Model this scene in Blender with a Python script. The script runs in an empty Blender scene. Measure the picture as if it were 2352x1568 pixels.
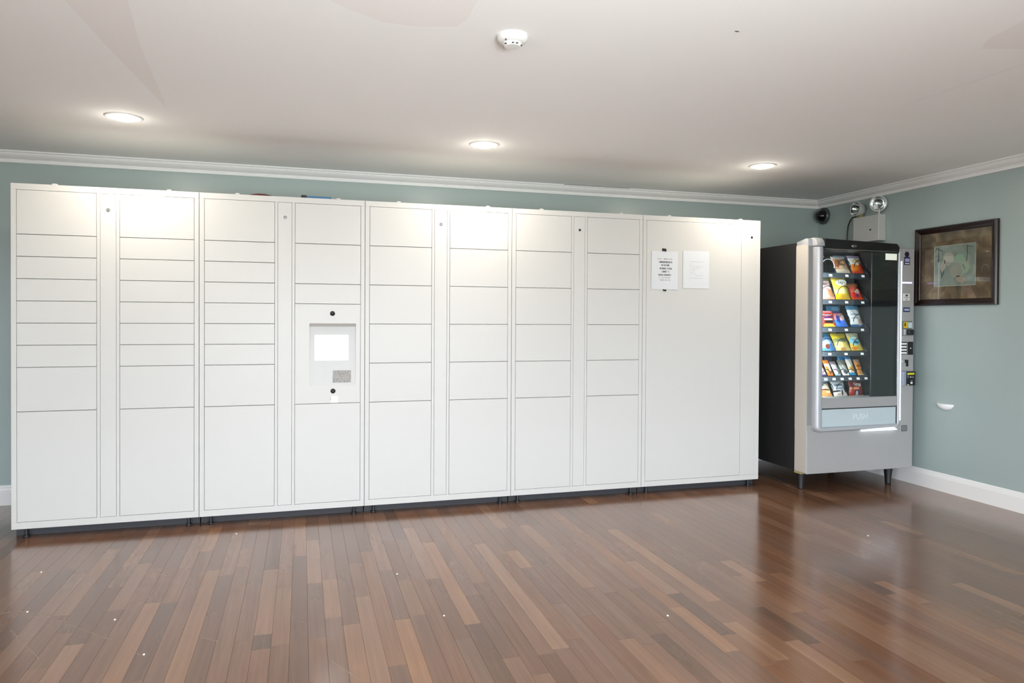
import bpy, bmesh, math, random
from mathutils import Vector, Matrix
random.seed(7)
PI = math.pi
S = bpy.context.scene
COL = S.collection

# ------------------------------------------------------------------ camera
CAM_Z = 1.2572
F = Vector((0.28244984, 0.95922099, -0.01082514)).normalized()
R = Vector((0.95927962, -0.28240567, 0.00544467)).normalized()
U = Vector((-0.00216556, 0.01192218, 0.99992658)).normalized()
F_PX, CY_PX = 1632.1, 747.56
cd = bpy.data.cameras.new('camera')
cd.sensor_width = 36.0
cd.lens = 36.0 * F_PX / 2352.0
cd.shift_y = -(784.0 - CY_PX) / 2352.0
cd.clip_start = 0.05
cam = bpy.data.objects.new('camera', cd)
COL.objects.link(cam)
M = Matrix((R, U, -F)).transposed().to_4x4()
M.translation = Vector((0, 0, CAM_Z))
cam.matrix_world = M
S.camera = cam

# ------------------------------------------------------------------ world, exposure, window light
S.view_settings.view_transform = 'Standard'
S.view_settings.look = 'None'
S.view_settings.exposure = 0.08
S.view_settings.gamma = 1.0
S.view_settings.use_curve_mapping = False
S.cycles.use_denoising = True
S.cycles.max_bounces = 10
S.cycles.diffuse_bounces = 6
S.cycles.sample_clamp_indirect = 8.0
W = bpy.data.worlds.new('daylight')
S.world = W
W.use_nodes = True
wn = W.node_tree.nodes; wl = W.node_tree.links
SKY, GROUND = 22.0, 9.0         # hazy daylight above the horizon, dimmer ground below it
w_tc = wn.new('ShaderNodeTexCoord'); w_sp = wn.new('ShaderNodeSeparateXYZ'); wl.new(w_tc.outputs['Generated'], w_sp.inputs[0])
w_mr = wn.new('ShaderNodeMapRange'); w_mr.inputs['From Min'].default_value = -0.02; w_mr.inputs['From Max'].default_value = 0.04
wl.new(w_sp.outputs[2], w_mr.inputs['Value'])
w_mx = wn.new('ShaderNodeMix'); w_mx.data_type = 'RGBA'; wl.new(w_mr.outputs[0], w_mx.inputs[0])
w_mx.inputs[6].default_value = (0.95 * GROUND, 0.97 * GROUND, 0.92 * GROUND, 1)
w_mx.inputs[7].default_value = (0.90 * SKY, 0.97 * SKY, 1.05 * SKY, 1)
wl.new(w_mx.outputs[2], wn['Background'].inputs['Color'])

XL, XR = -4.2, 4.517          # left and right wall faces
YF, YB = -3.6, 5.452          # front wall (behind the camera) and back wall faces
ZC = 2.337                    # ceiling
WIN = [(-1.5, 0.8, 0.30, 2.15), (1.2, 3.3, 0.30, 2.15)]   # windows behind the camera (x0, x1, z0, z1)
WINL = [(-2.8, -0.6, 0.30, 2.15)]                            # windows in the left wall (y0, y1, z0, z1)
BOUNCE_W = 78.0
DOWN_W = 9.0
def area(name, loc, rot, sx, sy, power, color, spread=180.0, portal=False):
    l = bpy.data.lights.new(name, 'AREA')
    l.shape = 'RECTANGLE'; l.size = sx; l.size_y = sy
    l.energy = power; l.color = color; l.spread = math.radians(spread)
    l.cycles.is_portal = portal
    o = bpy.data.objects.new(name, l); COL.objects.link(o)
    o.location = loc; o.rotation_euler = rot
    return o
for (x0, x1, z0, z1) in WIN:
    area('window_portal', ((x0 + x1) / 2, YF - 0.03, (z0 + z1) / 2), (PI / 2, 0, 0), x1 - x0, z1 - z0, 1, (1, 1, 1), portal=True)
for (y0, y1, z0, z1) in WINL:
    area('window_portal', (XL - 0.03, (y0 + y1) / 2, (z0 + z1) / 2), (PI / 2, 0, -PI / 2), y1 - y0, z1 - z0, 1, (1, 1, 1), portal=True)
# the photographer's light bounced off the ceiling from behind the camera
area('bounce_light', (0.5, -1.9, 0.8), (PI - 0.86, 0, 0), 1.6, 0.8, BOUNCE_W, (0.90, 0.97, 1.0), 68)

# ------------------------------------------------------------------ helpers
def lin(h):
    if isinstance(h, str):
        h = h.lstrip('#'); c = [int(h[i:i + 2], 16) / 255 for i in (0, 2, 4)]
    else:
        c = list(h)
    return tuple(v / 12.92 if v <= 0.04045 else ((v + 0.055) / 1.055) ** 2.4 for v in c) + (1.0,)

def mat(name, color, rough=0.5, metal=0.0, spec=0.5, coat=0.0, emit=None, estr=0.0, noise=0.0, nscale=30.0, bump=0.0):
    m = bpy.data.materials.new(name); m.use_nodes = True
    nt = m.node_tree; b = nt.nodes['Principled BSDF']
    c = lin(color)
    b.inputs['Base Color'].default_value = c
    b.inputs['Roughness'].default_value = rough
    b.inputs['Metallic'].default_value = metal
    b.inputs['Specular IOR Level'].default_value = spec
    b.inputs['Coat Weight'].default_value = coat
    if emit:
        b.inputs['Emission Color'].default_value = lin(emit)
        b.inputs['Emission Strength'].default_value = estr
    if noise or bump:
        tc = nt.nodes.new('ShaderNodeTexCoord')
        n = nt.nodes.new('ShaderNodeTexNoise'); n.inputs['Scale'].default_value = nscale
        n.inputs['Detail'].default_value = 4
        nt.links.new(tc.outputs['Object'], n.inputs['Vector'])
        if noise:
            r = nt.nodes.new('ShaderNodeMapRange')
            r.inputs['To Min'].default_value = 1 - noise; r.inputs['To Max'].default_value = 1 + noise
            nt.links.new(n.outputs['Fac'], r.inputs['Value'])
            x = nt.nodes.new('ShaderNodeVectorMath'); x.operation = 'SCALE'
            x.inputs[0].default_value = c[:3]
            nt.links.new(r.outputs['Result'], x.inputs['Scale'])
            nt.links.new(x.outputs['Vector'], b.inputs['Base Color'])
        if bump:
            bp = nt.nodes.new('ShaderNodeBump'); bp.inputs['Strength'].default_value = bump
            bp.inputs['Distance'].default_value = 0.002
            nt.links.new(n.outputs['Fac'], bp.inputs['Height'])
            nt.links.new(bp.outputs['Normal'], b.inputs['Normal'])
    return m

def link(o, parent=None, loc=(0, 0, 0)):
    COL.objects.link(o)
    o.location = loc
    if parent is not None:
        o.parent = parent
    return o

def tag(o, label=None, cat=None, group=None, kind=None):
    if label: o['label'] = label
    if cat: o['category'] = cat
    if group: o['group'] = group
    if kind: o['kind'] = kind
    return o

def thing(name, label, cat, loc=(0, 0, 0), group=None, rot=(0, 0, 0)):
    o = bpy.data.objects.new(name, None)
    o.empty_display_size = 0.1
    link(o, None, loc); o.rotation_euler = rot
    return tag(o, label, cat, group)

class MB:
    def __init__(s): s.bm = bmesh.new()
    def box(s, x0, x1, y0, y1, z0, z1, bev=0.0, seg=2):
        vs = [s.bm.verts.new((x, y, z)) for x in (x0, x1) for y in (y0, y1) for z in (z0, z1)]
        idx = [(0, 1, 3, 2), (4, 6, 7, 5), (0, 4, 5, 1), (2, 3, 7, 6), (0, 2, 6, 4), (1, 5, 7, 3)]
        fs = [s.bm.faces.new([vs[i] for i in f]) for f in idx]
        if bev > 0:
            es = list({e for f in fs for e in f.edges})
            bmesh.ops.bevel(s.bm, geom=es, offset=bev, segments=seg, affect='EDGES', profile=0.5)
        return s
    def prism(s, pts, a0, a1, axis='y', bev=0.0):
        def P(p, a):
            u, v = p
            return {'y': (u, a, v), 'x': (a, u, v), 'z': (u, v, a)}[axis]
        A = [s.bm.verts.new(P(p, a0)) for p in pts]; B = [s.bm.verts.new(P(p, a1)) for p in pts]
        n = len(pts)
        fs = [s.bm.faces.new(A), s.bm.faces.new(B[::-1])]
        for i in range(n):
            j = (i + 1) % n
            fs.append(s.bm.faces.new((A[j], A[i], B[i], B[j])))
        if bev > 0:
            es = list(set(fs[0].edges) | set(fs[1].edges))
            bmesh.ops.bevel(s.bm, geom=es, offset=bev, segments=2, affect='EDGES', profile=0.5)
        bmesh.ops.recalc_face_normals(s.bm, faces=[f for f in fs if f.is_valid])
        return s
    def lathe(s, prof, seg=24, mtx=None):
        mtx = mtx or Matrix.Identity(4)
        rings = []
        for (r, h) in prof:
            if r < 1e-6:
                rings.append([s.bm.verts.new(mtx @ Vector((0, 0, h)))])
            else:
                rings.append([s.bm.verts.new(mtx @ Vector((r * math.cos(2 * PI * i / seg), r * math.sin(2 * PI * i / seg), h))) for i in range(seg)])
        for a, b in zip(rings, rings[1:]):
            for i in range(seg):
                j = (i + 1) % seg
                q = [a[i % len(a)], a[j % len(a)], b[j % len(b)], b[i % len(b)]]
                u = []
                for v in q:
                    if v not in u: u.append(v)
                if len(u) >= 3: s.bm.faces.new(u)
        return s
    def tube(s, pts, r, seg=8):
        pts = [Vector(p) for p in pts]; rings = []
        up = Vector((0.13, 0.27, 1)).normalized()
        for i, p in enumerate(pts):
            d = (pts[min(i + 1, len(pts) - 1)] - pts[max(i - 1, 0)]).normalized()
            a = d.cross(up)
            if a.length < 1e-3: a = d.cross(Vector((1, 0, 0)))
            a.normalize(); b = d.cross(a)
            rings.append([s.bm.verts.new(p + a * r * math.cos(2 * PI * k / seg) + b * r * math.sin(2 * PI * k / seg)) for k in range(seg)])
        for A, B in zip(rings, rings[1:]):
            for k in range(seg):
                l = (k + 1) % seg
                s.bm.faces.new((A[k], A[l], B[l], B[k]))
        s.bm.faces.new(rings[0][::-1]); s.bm.faces.new(rings[-1])
        return s
    def grid(s, fn, nu, nv, uvs=True):
        V = [[s.bm.verts.new(fn(i / nu, j / nv)) for j in range(nv + 1)] for i in range(nu + 1)]
        uvl = s.bm.loops.layers.uv.verify() if uvs else None
        for i in range(nu):
            for j in range(nv):
                f = s.bm.faces.new((V[i][j], V[i + 1][j], V[i + 1][j + 1], V[i][j + 1]))
                if uvs:
                    for l, (a, b) in zip(f.loops, ((i, j), (i + 1, j), (i + 1, j + 1), (i, j + 1))):
                        l[uvl].uv = (a / nu, b / nv)
        return s
    def mesh(s, name, m, smooth=False):
        bmesh.ops.recalc_face_normals(s.bm, faces=s.bm.faces)
        me = bpy.data.meshes.new(name); s.bm.to_mesh(me); s.bm.free()
        for x in (m if isinstance(m, (list, tuple)) else [m]): me.materials.append(x)
        if smooth:
            for p in me.polygons: p.use_smooth = True
            try: me.set_sharp_from_angle(angle=math.radians(38))
            except Exception: pass
        return me
    def build(s, name, m, parent=None, loc=(0, 0, 0), smooth=False):
        return link(bpy.data.objects.new(name, s.mesh(name, m, smooth)), parent, loc)

def part(name, me, parent, loc=(0, 0, 0)):
    return link(bpy.data.objects.new(name, me), parent, loc)

def struct(o): o['kind'] = 'structure'; return o

def text_mesh(name, body, size, m, extrude=0.0006, font_shear=0.0):
    c = bpy.data.curves.new(name, 'FONT'); c.body = body; c.size = size
    c.align_x = 'CENTER'; c.align_y = 'CENTER'; c.extrude = extrude; c.shear = font_shear
    t = bpy.data.objects.new('tmp_text', c); COL.objects.link(t)
    bpy.context.view_layer.update()
    me = bpy.data.meshes.new_from_object(t.evaluated_get(bpy.context.evaluated_depsgraph_get()))
    bpy.data.objects.remove(t); bpy.data.curves.remove(c)
    me.name = name; me.materials.clear(); me.materials.append(m)
    return me

# ------------------------------------------------------------------ materials
M_wall = mat('teal grey wall paint', '#9eadac', 0.32, spec=0.5, bump=0.05, nscale=180)
M_ceil = mat('white ceiling paint', '#f4f4f3', 0.85, spec=0.3, noise=0.008, nscale=1.5)
M_patch = mat('ceiling touch-up paint', '#f0edeb', 0.8, spec=0.3)
M_trim = mat('white semi-gloss trim paint', '#e6e6e6', 0.3)
M_lock = mat('white powder-coated locker steel', '#cbcbc9', 0.34, spec=0.5, bump=0.015, nscale=400)
M_lockin = mat('locker interior', '#a3a39f', 0.5)
M_black = mat('black plastic', '#0d0d0f', 0.35)
M_blackmatte = mat('black textured steel', '#232324', 0.55, noise=0.05)
M_dark = mat('charcoal plastic', '#232529', 0.45)
M_silver = mat('silver grey door paint', '#a1a1a1', 0.38, metal=0.10, noise=0.02)
M_ring = mat('pale silver bezel', '#b3b6bb', 0.30, metal=0.25)
M_chrome = mat('chrome', '#d8d8d8', 0.12, metal=1.0)
M_grey = mat('grey metal', '#86888a', 0.4, metal=0.5)
M_white = mat('white plastic', '#dededb', 0.35)
M_emerg = mat('off-white enamelled housing', '#b9bbb9', 0.4)

def glass_mat(name, tint, refl=1.0, rough=0.0):
    m = bpy.data.materials.new(name); m.use_nodes = True
    nt = m.node_tree; nt.nodes.clear()
    o = nt.nodes.new('ShaderNodeOutputMaterial'); mx = nt.nodes.new('ShaderNodeMixShader')
    t = nt.nodes.new('ShaderNodeBsdfTransparent'); g = nt.nodes.new('ShaderNodeBsdfGlossy')
    f = nt.nodes.new('ShaderNodeFresnel')
    ge = nt.nodes.new('ShaderNodeNewGeometry'); mi = nt.nodes.new('ShaderNodeMath'); mi.operation = 'MULTIPLY_ADD'   # same reflectance from either side of the pane
    mi.inputs[1].default_value = 1 / 1.5 - 1.5; mi.inputs[2].default_value = 1.5
    nt.links.new(ge.outputs['Backfacing'], mi.inputs[0]); nt.links.new(mi.outputs[0], f.inputs['IOR'])
    t.inputs['Color'].default_value = lin(tint); g.inputs['Roughness'].default_value = rough
    k = nt.nodes.new('ShaderNodeMath'); k.operation = 'MULTIPLY'; k.inputs[1].default_value = refl
    nt.links.new(f.outputs[0], k.inputs[0])
    nt.links.new(k.outputs[0], mx.inputs[0]); nt.links.new(t.outputs[0], mx.inputs[1]); nt.links.new(g.outputs[0], mx.inputs[2])
    nt.links.new(mx.outputs[0], o.inputs[0])
    return m
M_glass = glass_mat('clear glass', '#f2f6f5', 1.0)
M_winglass = glass_mat('window glass', '#ffffff', 1.0)

def wood_mat():
    m = bpy.data.materials.new('varnished brown oak strip'); m.use_nodes = True
    nt = m.node_tree; N = nt.nodes; L = nt.links; b = N['Principled BSDF']
    at = N.new('ShaderNodeAttribute'); at.attribute_name = 'tint'
    sep = N.new('ShaderNodeSeparateColor'); L.new(at.outputs['Color'], sep.inputs[0])
    geo = N.new('ShaderNodeNewGeometry')
    off = N.new('ShaderNodeVectorMath'); off.operation = 'SCALE'
    L.new(at.outputs['Color'], off.inputs[0]); off.inputs['Scale'].default_value = 47.0
    add = N.new('ShaderNodeVectorMath'); add.operation = 'ADD'
    L.new(geo.outputs['Position'], add.inputs[0]); L.new(off.outputs[0], add.inputs[1])
    sc = N.new('ShaderNodeVectorMath'); sc.operation = 'MULTIPLY'; sc.inputs[1].default_value = (60.0, 2.2, 1.0)
    L.new(add.outputs[0], sc.inputs[0])
    n1 = N.new('ShaderNodeTexNoise'); n1.inputs['Scale'].default_value = 1.0; n1.inputs['Detail'].default_value = 5
    n1.inputs['Distortion'].default_value = 0.3
    L.new(sc.outputs[0], n1.inputs['Vector'])
    sc2 = N.new('ShaderNodeVectorMath'); sc2.operation = 'MULTIPLY'; sc2.inputs[1].default_value = (9.0, 0.9, 1.0)
    L.new(add.outputs[0], sc2.inputs[0])
    wv = N.new('ShaderNodeTexNoise'); wv.inputs['Scale'].default_value = 1.0; wv.inputs['Detail'].default_value = 0
    wv.inputs['Distortion'].default_value = 0.6
    L.new(sc2.outputs[0], wv.inputs['Vector'])
    sn = N.new('ShaderNodeMath'); sn.operation = 'MULTIPLY'; sn.inputs[1].default_value = 11.0
    L.new(wv.outputs['Fac'], sn.inputs[0])
    sn2 = N.new('ShaderNodeMath'); sn2.operation = 'SINE'; L.new(sn.outputs[0], sn2.inputs[0])
    # tone = tint.r + grain
    g1 = N.new('ShaderNodeMapRange'); g1.inputs['From Min'].default_value = 0.3; g1.inputs['From Max'].default_value = 0.7
    g1.inputs['To Min'].default_value = -0.05; g1.inputs['To Max'].default_value = 0.05
    L.new(n1.outputs['Fac'], g1.inputs['Value'])
    g2 = N.new('ShaderNodeMath'); g2.operation = 'MULTIPLY'; g2.inputs[1].default_value = 0.008; L.new(sn2.outputs[0], g2.inputs[0])
    big = N.new('ShaderNodeTexNoise'); big.inputs['Scale'].default_value = 2.2; big.inputs['Detail'].default_value = 3
    L.new(geo.outputs['Position'], big.inputs['Vector'])
    g3 = N.new('ShaderNodeMapRange'); g3.inputs['To Min'].default_value = -0.07; g3.inputs['To Max'].default_value = 0.07
    L.new(big.outputs['Fac'], g3.inputs['Value'])
    s1 = N.new('ShaderNodeMath'); L.new(sep.outputs[0], s1.inputs[0]); L.new(g1.outputs[0], s1.inputs[1])
    s2 = N.new('ShaderNodeMath'); L.new(s1.outputs[0], s2.inputs[0]); L.new(g2.outputs[0], s2.inputs[1])
    s3 = N.new('ShaderNodeMath'); L.new(s2.outputs[0], s3.inputs[0]); L.new(g3.outputs[0], s3.inputs[1])
    cr = N.new('ShaderNodeValToRGB'); e = cr.color_ramp.elements
    e[0].position = 0.0; e[0].color = lin('#46301f')
    e[1].position = 1.0; e[1].color = lin('#b0865f')
    for pos, c in ((0.28, '#5b402f'), (0.5, '#73513c'), (0.72, '#8d674c')):
        x = e.new(pos); x.color = lin(c)
    L.new(s3.outputs[0], cr.inputs[0])
    hs = N.new('ShaderNodeHueSaturation'); L.new(cr.outputs[0], hs.inputs['Color'])
    hm = N.new('ShaderNodeMapRange'); hm.inputs['To Min'].default_value = 0.90; hm.inputs['To Max'].default_value = 1.04
    L.new(sep.outputs[1], hm.inputs['Value']); L.new(hm.outputs[0], hs.inputs['Saturation'])
    L.new(hs.outputs[0], b.inputs['Base Color'])
    rr = N.new('ShaderNodeMapRange'); rr.inputs['To Min'].default_value = 0.16; rr.inputs['To Max'].default_value = 0.25
    L.new(big.outputs['Fac'], rr.inputs['Value']); L.new(rr.outputs[0], b.inputs['Roughness'])
    b.inputs['Specular IOR Level'].default_value = 0.55; b.inputs['Coat Weight'].default_value = 0.34; b.inputs['Coat IOR'].default_value = 1.55; b.inputs['Coat Roughness'].default_value = 0.14
    bp = N.new('ShaderNodeBump'); bp.inputs['Strength'].default_value = 0.03; bp.inputs['Distance'].default_value = 0.0005
    L.new(n1.outputs['Fac'], bp.inputs['Height']); L.new(bp.outputs[0], b.inputs['Normal'])
    return m
M_wood = wood_mat()
M_sub = mat('dark subfloor', '#241a14', 0.8)

# ------------------------------------------------------------------ room shell
floor = struct(MB().box(XL - 0.1, XR + 0.1, YF - 0.1, YB + 0.1, -0.06, -0.006).build('floor', M_sub))
ceil = struct(MB().box(XL - 0.1, XR + 0.1, YF - 0.1, YB + 0.1, ZC, ZC + 0.1).build('ceiling', M_ceil))
struct(MB().box(XL - 0.1, XR + 0.1, YB, YB + 0.1, -0.006, ZC).build('wall_back', M_wall))
struct(MB().box(XR, XR + 0.1, YF - 0.1, YB, -0.006, ZC).build('wall_right', M_wall))
wf = MB(); ys = YF - 0.1
for (y0, y1, z0, z1) in WINL:
    wf.box(XL - 0.1, XL, ys, y0, -0.006, ZC); wf.box(XL - 0.1, XL, y0, y1, -0.006, z0); wf.box(XL - 0.1, XL, y0, y1, z1, ZC); ys = y1
wf.box(XL - 0.1, XL, ys, YB, -0.006, ZC)
struct(wf.build('wall_left', M_wall))
wf = MB(); xs = XL
for (x0, x1, z0, z1) in WIN:
    wf.box(xs, x0, YF - 0.1, YF, -0.006, ZC); wf.box(x0, x1, YF - 0.1, YF, -0.006, z0); wf.box(x0, x1, YF - 0.1, YF, z1, ZC); xs = x1
wf.box(xs, XR, YF - 0.1, YF, -0.006, ZC)
struct(wf.build('wall_front', M_wall))
for i, (x0, x1, z0, z1) in enumerate(WIN):
    w = MB(); t = 0.05
    w.box(x0, x0 + t, YF - 0.09, YF - 0.02, z0, z1); w.box(x1 - t, x1, YF - 0.09, YF - 0.02, z0, z1)
    w.box(x0 + t, x1 - t, YF - 0.09, YF - 0.02, z0, z0 + t); w.box(x0 + t, x1 - t, YF - 0.09, YF - 0.02, z1 - t, z1)
    wo = struct(w.build('window_%d' % (i + 1), M_trim))
    MB().box(x0 + t, x1 - t, YF - 0.06, YF - 0.054, z0 + t, z1 - t).build('pane', M_winglass, wo)

for i, (x0, x1, z0, z1) in enumerate(WINL):
    w = MB(); t = 0.05; A, B = XL - 0.09, XL - 0.02
    w.box(A, B, x0, x0 + t, z0, z1); w.box(A, B, x1 - t, x1, z0, z1)
    w.box(A, B, x0 + t, x1 - t, z0, z0 + t); w.box(A, B, x0 + t, x1 - t, z1 - t, z1)
    wo = struct(w.build('window_%d' % (i + 1 + len(WIN)), M_trim))
    MB().box(XL - 0.06, XL - 0.054, x0 + t, x1 - t, z0 + t, z1 - t).build('pane', M_winglass, wo)

# crown moulding (trim_1 back, trim_2 right) and baseboards
CR = [(0, 2.264), (0.012, 2.264), (0.014, 2.267), (0.014, 2.281), (0.009, 2.2835), (0.011, 2.288), (0.020, 2.292), (0.034, 2.302), (0.044, 2.313), (0.047, 2.320), (0.042, 2.3225), (0.044, 2.326), (0.058, 2.327), (0.060, 2.330), (0.060, ZC), (0, ZC)]
struct(MB().prism([(YB - d, z) for d, z in CR], XL, XR, 'x').build('trim_1', M_trim))
struct(MB().prism([(XR - d, z) for d, z in CR], YF, YB, 'y').build('trim_2', M_trim))
BB = [(0, 0), (0.016, 0), (0.016, 0.098), (0.0145, 0.103), (0.013, 0.112), (0.0095, 0.117), (0.0085, 0.126), (0.005, 0.133), (0, 0.133)]
struct(MB().prism([(YB - d, z) for d, z in BB], XL, XR, 'x').build('baseboard_back', M_trim))
struct(MB().prism([(XR - d, z) for d, z in BB], YF, YB, 'y').build('baseboard_right', M_trim))

# touch-up paint patches and a hairline crack on the ceiling
for pts in ([(-0.79, 2.70), (-0.57, 2.66), (-0.624, 3.135), (-0.679, 4.075), (-0.758, 3.176)],
            [(0.069, 2.50), (0.151, 2.564), (0.279, 2.639), (0.406, 2.645), (0.545, 2.60), (0.570, 2.52), (0.565, 2.20), (0.069, 2.20)],
            [(2.588, 2.196), (2.54, 2.14), (2.519, 2.093), (2.495, 2.0), (2.48, 1.90), (2.80, 1.90), (2.80, 2.133)]):
    MB().prism(pts, ZC - 0.0006, ZC + 0.002, 'z').build('paint_patch', M_patch, ceil)
M_crack = mat('ceiling crack grey', '#c4c1be', 0.9)
MB().tube([(2.891, 2.814, ZC), (2.908, 2.587, ZC), (2.909, 2.374, ZC), (2.905, 2.15, ZC)], 0.0009, 5).build('crack', M_crack, ceil)

MB().box(1.553, 1.569, 2.330, 2.336, ZC - 0.0012, ZC + 0.001).build('nick', mat('dark nick', '#4a4746', 0.9), ceil)
MB().box(2.02, 2.60, YB - 0.0606, YB - 0.058, ZC - 0.0030, ZC).build('open_joint', mat('dark open joint', '#4c4a47', 0.9), bpy.data.objects['trim_1'])

# ------------------------------------------------------------------ floor strips
PW = 0.0685
def project(x, y, z):
    d = Vector((x, y, z - CAM_Z)); w = d.dot(F)
    if w < 0.1: return None
    return 1176 + F_PX * d.dot(R) / w, CY_PX - F_PX * d.dot(U) / w
# strips whose tone and ends stand out: (x centre, y near, y far, tone)
MARK = [(-0.607, 2.70, 3.42, .86), (-0.544, 2.70, 3.40, .26), (-0.424, 2.40, 3.78, .84), (-0.343, 2.40, 3.69, .34), (0.057, 3.47, 4.14, .85),
        (-0.145, 2.83, 2.96, .15), (0.258, 2.40, 3.245, .84), (0.402, 2.35, 2.952, .98), (0.598, 3.377, 4.23, .86), (0.435, 2.975, 3.39, .64),
        (1.09, 3.40, 3.666, .9), (1.319, 3.66, 4.10, .84), (0.775, 2.51, 3.125, .3), (0.85, 2.1, 2.50, .25), (0.90, 2.28, 2.54, .9),
        (2.101, 2.92, 3.22, .95), (1.794, 2.77, 3.284, .93), (1.578, 2.33, 2.753, .93), (1.884, 2.30, 2.66, .2), (1.731, 2.22, 2.56, .88),
        (1.818, 1.9, 2.345, .93), (1.624, 2.46, 2.897, .22), (2.636, 2.50, 2.764, .9), (2.576, 2.62, 2.984, .2)]
rng = random.Random(11)
marks = {}
for x, a, b, t in MARK:
    marks.setdefault(round((x - 0.057) / PW), []).append((a, b, 0.53 + (t - 0.55) * 0.5))
def rtone():
    t = rng.gauss(0.52, 0.045)
    q = rng.random()
    if q < 0.10: t += 0.13
    elif q < 0.2: t -= 0.11
    return min(0.92, max(0.15, t))
planks = []
k0, k1 = int((XL - 0.057) / PW) - 1, int((XR - 0.057) / PW) + 1
for k in range(k0, k1 + 1):
    xc = 0.057 + k * PW
    xa, xb = max(XL, xc - PW / 2), min(XR, xc + PW / 2)
    if xb - xa < 0.01: continue
    fixed = sorted(marks.get(k, []))
    y = YF - rng.random() * 0.8
    segs = []
    while y < YB:
        nxt = next((f for f in fixed if f[0] >= y - 1e-6), None)
        ln = rng.choice((0.3, 0.45, 0.6, 0.75, 0.9, 1.1, 1.3))
        if nxt and y >= nxt[0] - 1e-6:
            segs.append((y, nxt[1], nxt[2])); y = nxt[1]; continue
        e = y + ln
        if nxt and e > nxt[0] - 0.12: e = nxt[0]
        segs.append((y, e, rtone())); y = e
    for a, b, t in segs:
        a, b = max(a, YF), min(b, YB)
        if b - a > 0.02: planks.append((xa, xb, a, b, t, rng.random(), rng.random()))
def plank_geo(bm, xa, xb, a, b, ox, oy, lay, col):
    g, c = 0.00012, 0.0004
    lo = [bm.verts.new((x - ox, y - oy, -0.006)) for x, y in ((xa + g, a + g), (xb - g, a + g), (xb - g, b - g), (xa + g, b - g))]
    mi = [bm.verts.new((x - ox, y - oy, -0.0008)) for x, y in ((xa + g, a + g), (xb - g, a + g), (xb - g, b - g), (xa + g, b - g))]
    c1 = g + c
    hi = [bm.verts.new((x - ox, y - oy, 0.0)) for x, y in ((xa + c1, a + c1), (xb - c1, a + c1), (xb - c1, b - c1), (xa + c1, b - c1))]
    fs = [bm.faces.new(hi)]
    for i in range(4):
        j = (i + 1) % 4
        fs.append(bm.faces.new((lo[i], lo[j], mi[j], mi[i]))); fs.append(bm.faces.new((mi[i], mi[j], hi[j], hi[i])))
    for f in fs:
        for l in f.loops: l[lay] = col
def vis_area(pl):
    xa, xb, a, b = pl[:4]
    b = min(b, 5.3 if xa > 3.3 or xb < -1.56 else 4.75)
    if b <= a: return 0
    n = 6; tot = 0
    for i in range(n):
        y0, y1 = a + (b - a) * i / n, a + (b - a) * (i + 1) / n
        if y0 < 1.2: continue
        q = [project(x, y, 0) for x, y in ((xa, y0), (xb, y0), (xb, y1), (xa, y1))]
        if None in q: continue
        cx = sum(p[0] for p in q) / 4; cy = sum(p[1] for p in q) / 4
        if not (-5 < cx < 2357 and cy < 1573): continue
        tot += abs(sum(q[m][0] * q[(m + 1) % 4][1] - q[(m + 1) % 4][0] * q[m][1] for m in range(4))) / 2
    return tot
order = sorted(range(len(planks)), key=lambda i: -vis_area(planks[i]))
rest = bmesh.new(); rl = rest.loops.layers.float_color.new('tint')
for n_, i in enumerate(order):
    xa, xb, a, b, t, s1, s2 = planks[i]
    col = (t, s1, s2, 1)
    if n_ < 300 and vis_area(planks[i]) > 20:
        bm = bmesh.new(); ly = bm.loops.layers.float_color.new('tint')
        cx, cy = (xa + xb) / 2, (a + b) / 2
        plank_geo(bm, xa, xb, a, b, cx, cy, ly, col)
        me = bpy.data.meshes.new('plank'); bm.to_mesh(me); bm.free(); me.materials.append(M_wood)
        part('plank', me, floor, (cx, cy, 0))
    else:
        plank_geo(rest, xa, xb, a, b, 0, 0, rl, col)
me = bpy.data.meshes.new('plank_field'); rest.to_mesh(me); rest.free(); me.materials.append(M_wood)
part('plank_field', me, floor)['kind'] = 'stuff'
# scuff lines scratched into the varnish
M_scuff = mat('pale scuffed varnish', '#917c6d', 0.6)
for pts, w in (([(-1.115, 3.272), (-1.022, 3.123), (-0.924, 2.973)], .004), ([(-1.216, 3.46), (-1.179, 3.482), (-1.087, 3.447), (-1.018, 3.405), (-0.913, 3.278)], .004),
               ([(-1.117, 3.401), (-1.005, 3.378), (-0.956, 3.329)], .003), ([(-0.912, 3.273), (-0.74, 3.098), (-0.705, 3.065)], .004),
               ([(-0.64, 2.986), (-0.58, 2.907)], .003), ([(-0.671, 3.8), (-0.588, 3.728)], .003), ([(-0.379, 2.996), (-0.313, 2.947)], .003), ([(0.101, 2.669), (0.207, 2.472)], .003)):
    sm = MB(); P = [Vector((x, y, 0)) for x, y in pts]
    for a, b in zip(P, P[1:]):
        n = (b - a).normalized(); q = Vector((-n.y, n.x, 0)) * w / 2
        sm.prism([((a + q).x, (a + q).y), ((b + q * .6).x, (b + q * .6).y), ((b - q * .6).x, (b - q * .6).y), ((a - q).x, (a - q).y)], -0.0002, 0.0002, 'z')
    sm.build('scratch', M_scuff, floor)

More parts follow.
